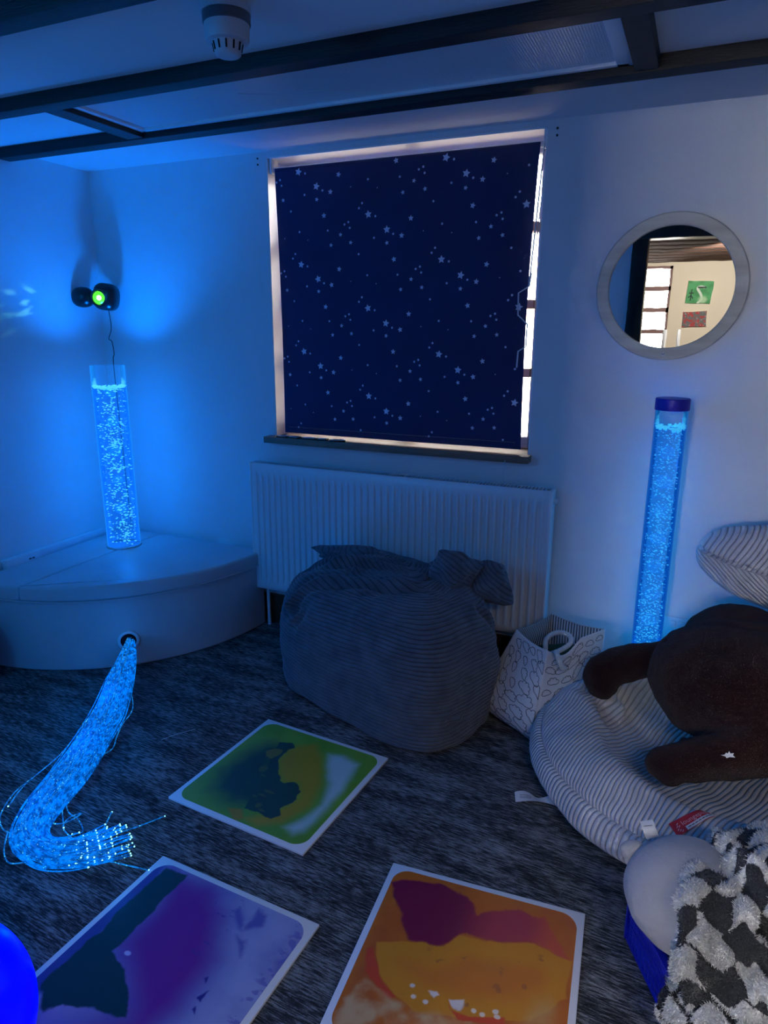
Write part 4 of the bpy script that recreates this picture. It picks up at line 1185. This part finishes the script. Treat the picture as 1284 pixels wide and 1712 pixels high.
# ------------------------------------------------------------------ cloth storage bag
t = thing('storage_bag', 'white cloth storage bag with cloud print and striped lining', 'bag', (-.43, 2.53, 0))
TOP = np.array([(-.545, 2.520, .350), (-.402, 2.410, .338), (-.222, 2.620, .372), (-.450, 2.745, .350)])
BOT = np.array([(-.700, 2.460, .004), (-.415, 2.285, .004), (-.215, 2.560, .004), (-.45, 2.73, .004)])
def bag_pt(q, tt, off=0.0):
    """q 0..4 around, tt 0..1 up"""
    i = np.floor(q).astype(int) % 4; f = q-np.floor(q)
    b = BOT[i]*(1-f[..., None])+BOT[(i+1) % 4]*f[..., None]
    tp = TOP[i]*(1-f[..., None])+TOP[(i+1) % 4]*f[..., None]
    tp = tp.copy(); tp[..., 2] -= np.where(i == 1, .045*np.sin(PI*np.minimum(f*1.7, 1)), .012*np.sin(PI*f))
    P = b*(1-tt[..., None])+tp*tt[..., None]
    cen = np.array((-.43, 2.53, 0.)); d = P-cen; d[..., 2] = 0; L = np.linalg.norm(d, axis=-1, keepdims=True); d = d/np.maximum(L, 1e-6)
    bul = .045*np.sin(PI*np.clip(tt*1.25, 0, 1))**1.2*np.sin(PI*f)**.6+.016*np.exp(-((tt-.22)/.2)**2)
    bul = bul*np.where(i == 0, 1.0, np.where(i == 1, .5, .4))+.006*fbm(P*9, 3, 111)
    # lower edge rounds under
    under = -.035*np.exp(-(tt/.07)**2)
    return P+d*(bul+under+off)[..., None]
qs = np.linspace(0, 4, 200, endpoint=False); ts = np.linspace(0, 1, 60)
Tt, Qq = np.meshgrid(ts, qs, indexing='ij')
G = bag_pt(Qq, Tt); c0 = np.array(t.location)
bot = G[:1]*0+np.array([-.43, 2.53, .003])
gridmesh('outer_cloth', np.concatenate([bot, G, bag_pt(Qq[-1:], Tt[-1:], -.004)], 0)-c0, M['cloth'], t, closed_u=True, recalc=True)
mS, ntS, outS = nodes('striped_lining'); TS = NT(ntS)
pS = TS.n('ShaderNodeBsdfPrincipled'); pS.inputs['Roughness'].default_value = .9
aS = TS.n('ShaderNodeAttribute', attribute_name='rib')
TS.l(TS.ramp(TS.math('SINE', TS.math('MULTIPLY', aS.outputs['Fac'], 2*PI)), [(.30, (.70, .70, .69)), (.42, (.06, .07, .08))]), pS.inputs['Base Color']); TS.l(pS.outputs[0], outS.inputs[0])
gridmesh('striped_lining', bag_pt(Qq, np.clip(Tt, .05, .995), -.006)-c0, mS, t, closed_u=True, attrs={'rib': Qq*19})
def cloud(cx, cy, w, h, ang, r):
    """outline of a cloud drawing, in panel metres"""
    pts = []
    nb = r.choice([4, 5, 5, 6])
    for b in range(nb):
        a0 = PI*(1-b/nb); a1 = PI*(1-(b+1)/nb)
        p0 = np.array((math.cos(a0), math.sin(a0))); p1 = np.array((math.cos(a1), math.sin(a1)))
        m = (p0+p1)/2; rad_ = np.linalg.norm(p1-p0)/2; ph0 = math.atan2(*(p0-m)[::-1])
        for k in range(7):
            a = ph0-PI*k/6; pts.append(m+rad_*np.array((math.cos(a), math.sin(a)))*1.05)
    pts += [np.array((.5, -.12)), np.array((0, -.05)), np.array((-.5, -.14))]
    pts = np.array(pts)*np.array((w/2, h*.75))
    c, s = math.cos(ang), math.sin(ang)
    return np.stack([pts[:, 0]*c-pts[:, 1]*s+cx, pts[:, 0]*s+pts[:, 1]*c+cy], -1)
mb = MB(); r5 = random.Random(11)
for (panel, wpan, hpan) in ((0, .27, .36), (1, .30, .36), (3, .26, .36)):
    yy = .03; row = 0
    while yy < hpan-.02:
        xx = .03+(.022 if row % 2 else 0)
        while xx < wpan-.018:
            w = r5.uniform(.032, .054); 
            P2 = cloud(xx+r5.uniform(-.004, .004), yy+r5.uniform(-.005, .005), w, w*.62, r5.uniform(-.9, -.3) if panel != 1 else r5.uniform(-.2, .5), r5)
            f = np.clip(P2[:, 0]/wpan, .02, .98); tt = np.clip(P2[:, 1]/hpan, .03, .97)
            Q = bag_pt(panel+f, tt, .0010)-c0
            mb.tube(np.concatenate([Q, Q[:1]]).tolist(), .00095, 4, cap=False)
            xx += .055
        yy += .042; row += 1
mb.build('cloud_print', M['ink'], t)
def handle(P, name='handle'):
    Q = spline(P, 30)-c0
    return MB().tube(Q.tolist(), .0095, 10).build(name, M['rope'], t)
handle([(-.425, 2.50, .29), (-.425, 2.52, .335), (-.39, 2.55, .355), (-.345, 2.545, .352), (-.335, 2.515, .335), (-.365, 2.48, .315), (-.40, 2.46, .30)])
handle([(-.375, 2.44, .325), (-.362, 2.405, .325), (-.345, 2.40, .29), (-.335, 2.425, .27)])
P, rb = bunch(-.37, 2.585, .225, .105, .09, .065, 31, .4, .5)
tag(gridmesh('folded_cloth', P, M['green'], closed_u=True), 'dark green cloth tucked inside the cloud-print bag', 'cloth')

# ------------------------------------------------------------------ blue crate, round plush, throw
t = thing('plastic_crate', 'royal blue plastic crate under the round grey plush', 'crate', (.208, 1.515, 0))
t.rotation_euler = (0, 0, math.radians(28))
L_, Wd, Hh = .36, .27, .130
mb = MB(); mb.box(-L_/2, L_/2, -Wd/2, Wd/2, .0, .012, .004); mb.build('floor_plate', M['crate'], t)
def lattice(axis, pos, half):
    m = MB(); n = 15
    for i in range(n+1):
        a = -half+2*half*i/n
        if axis == 'x': m.box(pos-.004, pos+.004, a-.006, a+.006, .01, Hh, .002)
        else: m.box(a-.006, a+.006, pos-.004, pos+.004, .01, Hh, .002)
    for j in range(6):
        z = .012+(Hh-.012)*j/5
        if axis == 'x': m.box(pos-.005, pos+.005, -half, half, z-.004, z+.004, .002)
        else: m.box(-half, half, pos-.005, pos+.005, z-.004, z+.004, .002)
    for i in range(n):
        for j in range(5):
            a = -half+2*half*(i+.5)/n; z = .012+(Hh-.012)*(j+.5)/5
            if axis == 'x': m.lathe([(.006, -.004), (.0075, 0), (.006, .004)], (pos, a, z), 10, M=Matrix.Rotation(PI/2, 3, 'Y'))
            else: m.lathe([(.006, -.004), (.0075, 0), (.006, .004)], (a, pos, z), 10, M=Matrix.Rotation(PI/2, 3, 'X'))
    return m
for ax_, ps, hf in (('x', -L_/2+.006, Wd/2), ('x', L_/2-.006, Wd/2), ('y', -Wd/2+.006, L_/2), ('y', Wd/2-.006, L_/2)):
    lattice(ax_, ps, hf).build('side_wall', M['crate'], t)
mb = MB()
for (x0, x1, y0, y1) in ((-L_/2-.006, -L_/2+.014, -Wd/2-.006, Wd/2+.006), (L_/2-.014, L_/2+.006, -Wd/2-.006, Wd/2+.006), (-L_/2, L_/2, -Wd/2-.006, -Wd/2+.014), (-L_/2, L_/2, Wd/2-.014, Wd/2+.006)):
    mb.box(x0, x1, y0, y1, Hh-.008, Hh+.006, .003)
mb.build('rim', M['crate'], t)

t = thing('round_plush', 'smooth grey round plush with stubby ear resting on the blue crate', 'plush toy', (.113, 1.482, .131))
nu, nv = 200, 120
u = np.linspace(0, 2*PI, nu, endpoint=False); v = np.linspace(-PI/2, PI/2, nv); Vv, Uu = np.meshgrid(v, u, indexing='ij')
D = np.stack([np.cos(Vv)*np.cos(Uu), np.cos(Vv)*np.sin(Uu), np.sin(Vv)], -1)
P = D*np.array([.143, .150, .115])*(1+.05*fbm(D*1.6, 3, 121))[..., None]+np.array([0, 0, .110])
N = D
# seam along the lower left, stuffing dimples
sd = seg_dist(P, spline([(-.145, .04, .10), (-.135, -.05, .075), (-.09, -.11, .055), (-.02, -.145, .05)], 30), False)
P = P-N*(.010*np.exp(-(sd/.009)**2))[..., None]
gridmesh('plush_body', P, M['plush'], t, closed_u=True, recalc=True)
mb = MB(); mb.add(*ellip(.030, .020, .022, 2.2, 28, 18, M_=Matrix.Rotation(math.radians(35), 3, 'Z'), c=(-.134, .052, .150)), True)
mb.build('ear', M['plush'], t)
Gt = ribbon((-.105, .105, .150), (-.125, .125, .180), (.030, .014, .004), 8, lambda q: np.array((0, -.01*math.sin(q*PI), .006*math.sin(q*PI))))
tg = gridmesh('care_label', Gt, M['paper'], t)
MB().tube([Gt[5, 0]*.8+Gt[5, 1]*.2+np.array((0, -.001, .001)), Gt[5, 0]*.2+Gt[5, 1]*.8+np.array((0, -.001, .001))], .0008, 4).build('care_label_print', M['ink'], tg)

# the fluffy chequered throw, heaped over the crate
t = thing('chequered_throw', 'fluffy black and white chequered throw heaped over the crate', 'blanket', (.32, 1.35, .1))
ctl = np.array([
 [(0.215, 1.800, 0.090), (0.180, 1.745, 0.150), (0.215, 1.755, 0.180), (0.282, 1.760, 0.200), (0.360, 1.760, 0.220), (0.451, 1.760, 0.240), (0.597, 1.760, 0.260)],
 [(0.203, 1.760, 0.180), (0.160, 1.670, 0.283), (0.205, 1.670, 0.309), (0.272, 1.670, 0.328), (0.350, 1.670, 0.345), (0.451, 1.670, 0.365), (0.597, 1.670, 0.380)],
 [(0.147, 1.630, 0.209), (0.112, 1.499, 0.325), (0.167, 1.513, 0.346), (0.246, 1.537, 0.357), (0.340, 1.560, 0.365), (0.446, 1.560, 0.380), (0.592, 1.560, 0.390)],
 [(0.126, 1.504, 0.190), (0.092, 1.346, 0.352), (0.150, 1.368, 0.360), (0.232, 1.414, 0.357), (0.328, 1.450, 0.354), (0.437, 1.450, 0.370), (0.572, 1.450, 0.380)],
 [(0.121, 1.416, 0.161), (0.088, 1.268, 0.317), (0.146, 1.292, 0.322), (0.230, 1.330, 0.325), (0.326, 1.360, 0.325), (0.433, 1.360, 0.350), (0.568, 1.360, 0.360)],
 [(0.125, 1.390, 0.110), (0.095, 1.245, 0.240), (0.155, 1.262, 0.255), (0.230, 1.275, 0.280), (0.325, 1.290, 0.300), (0.431, 1.290, 0.330), (0.560, 1.290, 0.340)],
 [(0.150, 1.330, 0.05), (0.120, 1.235, 0.130), (0.180, 1.230, 0.17), (0.255, 1.220, 0.205), (0.335, 1.220, 0.24), (0.427, 1.220, 0.27), (0.556, 1.220, 0.29)],
 [(0.175, 1.270, 0.03), (0.160, 1.190, 0.06), (0.210, 1.170, 0.09), (0.273, 1.150, 0.12), (0.350, 1.140, 0.16), (0.430, 1.140, 0.19), (0.554, 1.140, 0.21)],
 [(0.207, 1.200, 0.009), (0.210, 1.110, 0.02), (0.240, 1.090, 0.03), (0.285, 1.060, 0.04), (0.355, 1.040, 0.06), (0.445, 1.030, 0.08), (0.565, 1.020, 0.09)]])
def surf_grid(ctl, nr, nc):
    rows = np.stack([spline(ctl[i], nc) for i in range(len(ctl))])
    return np.stack([spline(rows[:, j], nr) for j in range(nc)], 1)
def pile_surface(G, cell, seed, amp):
    """chequer in cloth arc length, raised pale squares; returns displaced grid, colours, mask"""
    N = grid_normals(G)
    if N[..., 2].mean() < 0: N = -N
    G = G+N*(amp*fbm(G*11+seed, 3, seed))[..., None]
    N = grid_normals(G)
    if N[..., 2].mean() < 0: N = -N
    su = np.concatenate([np.zeros((G.shape[0], 1)), np.cumsum(np.linalg.norm(np.diff(G, axis=1), axis=-1), 1)], 1)
    sv = np.concatenate([np.zeros((1, G.shape[1])), np.cumsum(np.linalg.norm(np.diff(G, axis=0), axis=-1), 0)], 0)
    su = su+.005*fbm(G*9, 3, seed+3)+.25*sv; sv = sv+.005*fbm(G*9+30, 3, seed+4)-.15*su
    a, b = su/cell, sv/cell
    ia, ib = np.floor(a), np.floor(b); fa, fb = a-ia, b-ib
    odd = ((ia+ib) % 2).astype(bool)
    ed = np.minimum(np.minimum(fa, 1-fa), np.minimum(fb, 1-fb))
    pil = sstep(0, .28, ed)
    hgt = np.where(odd, .011*pil, .001)+np.where(odd, 1, .4)*.0022*fbm(G*90, 3, seed+7)
    white = np.array((.74, .73, .71)); blk = np.array((.028, .030, .034))
    n = fbm(G*60, 3, seed+8)[..., None]
    cw = white*(1+.14*n); cb = blk*(1+.3*n)
    cols = np.where((odd & (ed > .02))[..., None], cw, cb)
    return G+N*hgt[..., None], N, cols, odd
def tufts(G, N, cols, odd, k, length, name, parent, seed):
    r = np.random.default_rng(seed); nr, nc = G.shape[:2]
    i = r.integers(0, nr-1, k); j = r.integers(0, nc-1, k)
    keep = odd[i, j] | (r.random(k) < .35); i, j = i[keep], j[keep]; k = len(i)
    P = G[i, j]+r.normal(0, .0012, (k, 3)); n = N[i, j]
    lean = r.normal(0, .32, (k, 3))+np.array((-.2, -.1, -.25)); d = n+lean; d /= np.linalg.norm(d, axis=1, keepdims=True)
    w = np.cross(d, r.normal(0, 1, (k, 3))); w /= np.linalg.norm(w, axis=1, keepdims=True)
    L = length*(.5+r.random((k, 1)))*np.where(odd[i, j], 1, .5)[:, None]
    V = np.stack([P-w*.0009, P+w*.0009, P+d*L*.6+w*.0008, P+d*L], 1).reshape(-1, 3)
    F = (np.arange(k)[:, None]*4+np.array([0, 1, 2, 3])).reshape(-1)
    me = bpy.data.meshes.new(name)
    me.vertices.add(len(V)); me.vertices.foreach_set('co', V.astype(np.float32).ravel())
    me.loops.add(len(F)); me.loops.foreach_set('vertex_index', F.astype(np.int32))
    me.polygons.add(k); me.polygons.foreach_set('loop_start', (np.arange(k)*4).astype(np.int32))
    at = me.attributes.new('tint', 'FLOAT_COLOR', 'POINT')
    c = np.repeat(cols[i, j]*(1+r.normal(0, .10, (k, 1))), 4, 0); c = np.concatenate([np.clip(c, 0, 1), np.ones((len(c), 1))], 1)
    at.data.foreach_set('color', c.astype(np.float32).ravel())
    me.materials.append(M['pile']); me.update(); me.validate()
    o = link(bpy.data.objects.new(name, me), parent); o['kind'] = 'stuff'; return o
off = np.array(t.location)
G = surf_grid(ctl, 420, 420)
Nn = grid_normals(G); Nn = Nn if Nn[..., 2].mean() > 0 else -Nn
for ln, h, w in [([(.16, 1.60, .34), (.20, 1.50, .36), (.24, 1.42, .36), (.28, 1.36, .33)], .030, .022), ([(.26, 1.66, .41), (.28, 1.56, .42), (.26, 1.48, .40)], -.035, .024),
                 ([(.30, 1.62, .42), (.32, 1.5, .42), (.30, 1.42, .38)], .030, .022), ([(.12, 1.36, .22), (.22, 1.36, .30), (.34, 1.40, .37)], -.028, .022),
                 ([(.13, 1.28, .16), (.24, 1.27, .24), (.36, 1.30, .32)], .026, .022), ([(.38, 1.60, .43), (.38, 1.48, .42), (.42, 1.34, .36)], -.03, .025)]:
    G = fold(G, Nn, ln, h, w)
G, N, cols, odd = pile_surface(G, .070, 131, .014)
G[..., 2] = np.maximum(G[..., 2], .006)
gridmesh('throw_cloth', G-off, M['pile'], t, colors=cols)
tufts(G-off, N, cols, odd, 110000, .0068, 'pile_tufts', t, 5)
# rolled front edge
path = spline([(.082, 1.305, .125), (.110, 1.280, .140), (.155, 1.255, .150), (.21, 1.225, .155), (.32, 1.17, .17), (.5, 1.10, .19)], 220)
T_t = np.gradient(path, axis=0); T_t /= np.linalg.norm(T_t, axis=1, keepdims=True)
sdv = np.cross(T_t, [0, 0, 1]); upv = np.cross(sdv, T_t)
rr = np.interp(np.linspace(0, 1, 220), [0, .06, .25, 1], [.006, .036, .044, .055])
a = np.linspace(0, 2*PI, 140)
Gr = path[:, None]+rr[:, None, None]*(np.cos(a)[None, :, None]*sdv[:, None]+np.sin(a)[None, :, None]*upv[:, None]*.9)
Nr = grid_normals(Gr)
Gr2, Nr2, colr, oddr = pile_surface(Gr, .055, 151, .0)
outw = (Gr-path[:, None]); outw /= np.linalg.norm(outw, axis=-1, keepdims=True)
Gr2 = Gr+outw*np.where(oddr, .010, .001)[..., None]+outw*(.004*fbm(Gr*30, 3, 3))[..., None]
Gr2[..., 2] = np.maximum(Gr2[..., 2], .006)
gridmesh('rolled_edge', Gr2-off, M['pile'], t, colors=colr)
tufts(Gr2-off, outw, colr, oddr, 24000, .0068, 'pile_tufts', t, 6)

# ------------------------------------------------------------------ hall furniture seen in the mirror
def canvas(label, x0, x1, z0, z1, paint, rot=0):
    t = thing('canvas_picture', label, 'picture', ((x0+x1)/2, HY, (z0+z1)/2), 'canvases on the hall wall')
    t.rotation_euler = (0, math.radians(rot), 0)
    w, h = (x1-x0)/2, (z1-z0)/2
    MB().box(-w, w, .002, .022, -h, h, .002).build('stretcher', M['white'], t)
    n = 90; U, V = np.meshgrid(np.linspace(-1, 1, n), np.linspace(-1, 1, n))
    gridmesh('painted_face', np.stack([U*w, np.full_like(U, .0228), V*h], -1), M['art'], t, colors=paint(U, V))
def p_green(U, V):
    P3 = np.stack([U, V, U*0], -1); c = np.ones(U.shape+(3,))*np.array((.06, .30, .10)); c = lay(c, (.10, .42, .16), sstep(-.3, .4, fbm(P3*2, 3, 3)))
    P = np.stack([U, V], -1)
    d = seg_dist(P, spline([(.0, -.95), (.25, -.6), (.15, -.2), (-.05, .1), (-.15, .35), (.05, .5), (.35, .45)], 30), False)
    c = lay(c, (.72, .82, .70), sstep(.12, .07, d)); d = seg_dist(P, np.array([(-.1, .42), (.45, .45)]), False); c = lay(c, (.03, .04, .04), sstep(.09, .05, d))
    c = lay(c, (.5, .72, .45), sstep(.5, .2, np.hypot(U-.35, (V+.65)*1.1))*.8)
    for L in ([(-.8, -.1), (-.45, -.1)], [(-.62, .2), (-.62, -.75)], [(-.8, -.5), (-.6, -.3), (-.45, -.55)]): c = lay(c, (.02, .04, .03), sstep(.06, .03, seg_dist(P, np.array(L), False)))
    return c
def p_red(U, V):
    P3 = np.stack([U*1.5, V, U*0], -1); c = np.ones(U.shape+(3,))*np.array((.14, .15, .15)); return lay(lay(c, (.42, .05, .05), sstep(-.1, .2, fbm(P3*4, 4, 8))), (.5, .45, .42), sstep(.3, .5, fbm(P3*6, 3, 12))*.6)
canvas('green canvas of a pale long-necked bird, on the hall wall in the mirror', -.215, .042, 1.78, 2.02, p_green, 3)
canvas('red and grey abstract canvas below the green one, in the mirror', -.232, .020, 1.528, 1.695, p_red, -2)
# a table with upturned white chairs on it
t = thing('hall_table', 'hall table carrying upturned white chairs, seen in the mirror', 'table', (-.25, -2.2, 0))
MB().box(-.75, .75, -.38, .38, .70, .73, .004).build('tabletop', M['hallwood'], t)
for sx in (-.68, .68):
    for sy in (-.32, .32): MB().tube([(sx, sy, 0), (sx, sy, .70)], .018, 10).build('leg', M['white'], t)
def upturned(label, x, y, rz):
    c = thing('upturned_chair', label, 'chair', (x, y, .73), 'white chairs upturned on the hall table'); c.rotation_euler = (0, 0, rz)
    MB().box(-.20, .20, -.19, .19, .03, .055, .008).build('seat', M['white'], c)
    MB().box(-.19, .19, -.235, -.215, .0, .03, .004).build('backrest', M['white'], c)
    for sx in (-.18, .18):
        for sy in (-.17, .17): MB().tube([(sx, sy, .05), (sx*1.08, sy*1.1, .77)], .013, 10).build('leg', M['white'], c)
upturned('upturned white chair at the window end of the hall table', -.55, -2.2, .0)
upturned('upturned white chair in the middle of the hall table', -.03, -2.2, .0)
upturned('upturned white chair at the far end of the hall table', .48, -2.2, .0)

# ------------------------------------------------------------------ lights
def light(kind, name, loc_, energy, color, size=.02, rot=None, **kw):
    l = bpy.data.lights.new(name, kind); l.energy = energy; l.color = color
    if kind == 'AREA':
        l.shape = 'RECTANGLE'; l.size, l.size_y = size
    else: l.shadow_soft_size = size
    for k, v in kw.items(): setattr(l, k, v)
    o = bpy.data.objects.new(name, l); COL.objects.link(o); o.location = loc_
    if rot: o.rotation_euler = rot
    return o
for k in range(5):
    light('POINT', 'bubble_tube_led', (-2.625, 2.585, .56+.155*k), (1.0, 1.0, 1.05, 1.1, 1.2)[k], (0, .20, 1), .03)
for k in range(8):
    light('POINT', 'bubble_tube_led', (-.072, 2.715, .24+.115*k), .24, (.0, .36, 1), .03)
light('SPOT', 'bubble_tube_uplight', (-2.628, 2.585, 1.20), 36, (0, .20, 1), .04, (PI, 0, 0), spot_size=math.radians(112), spot_blend=.8)
light('SPOT', 'bubble_tube_uplight', (-.072, 2.715, 1.11), 2.5, (0, .2, 1), .03, (PI, 0, 0), spot_size=math.radians(120), spot_blend=.7)
light('POINT', 'blue_fill_light', (-2.2, .15, 1.75), 16, (0, .28, 1), .15)  # added unseen light, spreads blue evenly through the room
light('POINT', 'blue_fill_light', (1.35, .5, 1.85), 3, (0, .20, 1), .12)  # second added blue light, lifts the right-hand ceiling and wall
# hall behind the camera: window daylight, then two added fill lights
light('AREA', 'hall_window_daylight', (-1.15, HY-.5, 1.6), 22, (1, .94, .80), (2.6, 1.9), (PI/2, 0, 0))
light('SPOT', 'hall_wall_fill', (.1, -1.25, 2.15), 110, (1, .93, .84), .05, None, spot_size=math.radians(85), spot_blend=.6).rotation_euler = Vector((-.1, -1.9, -.45)).to_track_quat('-Z', 'Y').to_euler()  # added spot without a fitting, brightens the cream hall wall
light('AREA', 'hall_front_fill', (1.0, -.62, 2.17), 19, (1, .94, .88), (1.0, .4), (math.radians(12), 0, 0), spread=math.radians(115))  # added unseen light, brightens the near floor and lounger
for x, y in ((-2.0, 1.8), (-1.86, 1.55), (-1.75, 1.28), (-1.60, 1.14), (-1.44, 1.24)):
    light('POINT', 'fibre_glow', (x, y, .13), .9 if y > 1.5 else .45, (0, .22, 1), .03)
# projector beam thrown on the left wall
sp = light('SPOT', 'projector_beam', (-2.80, 2.66, 1.645), 3, (.20, 1, .40), .004, None, spot_size=math.radians(46), spot_blend=.9)
sp.rotation_euler = Vector((-2.92-(-2.80), 2.30-2.70, 1.60-1.645)).to_track_quat('-Z', 'Y').to_euler()
ln = sp.data; ln.use_nodes = True; nt = ln.node_tree; T = NT(nt)
em = [n for n in nt.nodes if n.type == 'EMISSION'][0]
gm = T.n('ShaderNodeNewGeometry'); nz = T.n('ShaderNodeTexNoise'); nz.inputs['Scale'].default_value = 9; nz.inputs['Detail'].default_value = 3
tc = T.n('ShaderNodeTexCoord'); T.l(tc.outputs['Normal'], nz.inputs['Vector'])
T.l(T.ramp(nz.outputs[0], [(.54, (0, 0, 0)), (.66, (1, 1, 1))]), em.inputs['Strength'])

world = bpy.data.worlds.new('sky'); scene.world = world; world.use_nodes = True
bg = world.node_tree.nodes['Background']; bg.inputs[0].default_value = (1, .97, .93, 1); bg.inputs[1].default_value = 50

# ------------------------------------------------------------------ camera
cam = bpy.data.cameras.new('camera'); co = bpy.data.objects.new('camera', cam); COL.objects.link(co)
y_, p_, r_ = math.radians(24), math.radians(14.9), math.radians(.26)
fw = Vector((-math.sin(y_)*math.cos(p_), math.cos(y_)*math.cos(p_), -math.sin(p_)))
rt = Vector((math.cos(y_), math.sin(y_), 0)); up = rt.cross(fw)
X = rt*math.cos(r_)+up*math.sin(r_); U = -rt*math.sin(r_)+up*math.cos(r_)
co.matrix_world = Matrix(((X.x, U.x, -fw.x, 0), (X.y, U.y, -fw.y, 0), (X.z, U.z, -fw.z, 1.5), (0, 0, 0, 1)))
cam.sensor_fit = 'VERTICAL'; cam.sensor_height = 36; cam.lens = 1156/1712*36; cam.clip_start = .02
scene.camera = co
vs = scene.view_settings
scene.display_settings.display_device = 'sRGB'
vs.view_transform = 'Standard'; vs.look = 'None'; vs.gamma = 1; vs.use_curve_mapping = False; vs.exposure = 0
cy = scene.cycles
cy.use_denoising = True; cy.max_bounces = 10; cy.transparent_max_bounces = 24; cy.sample_clamp_indirect = 4
cy.caustics_reflective = False; cy.caustics_refractive = False
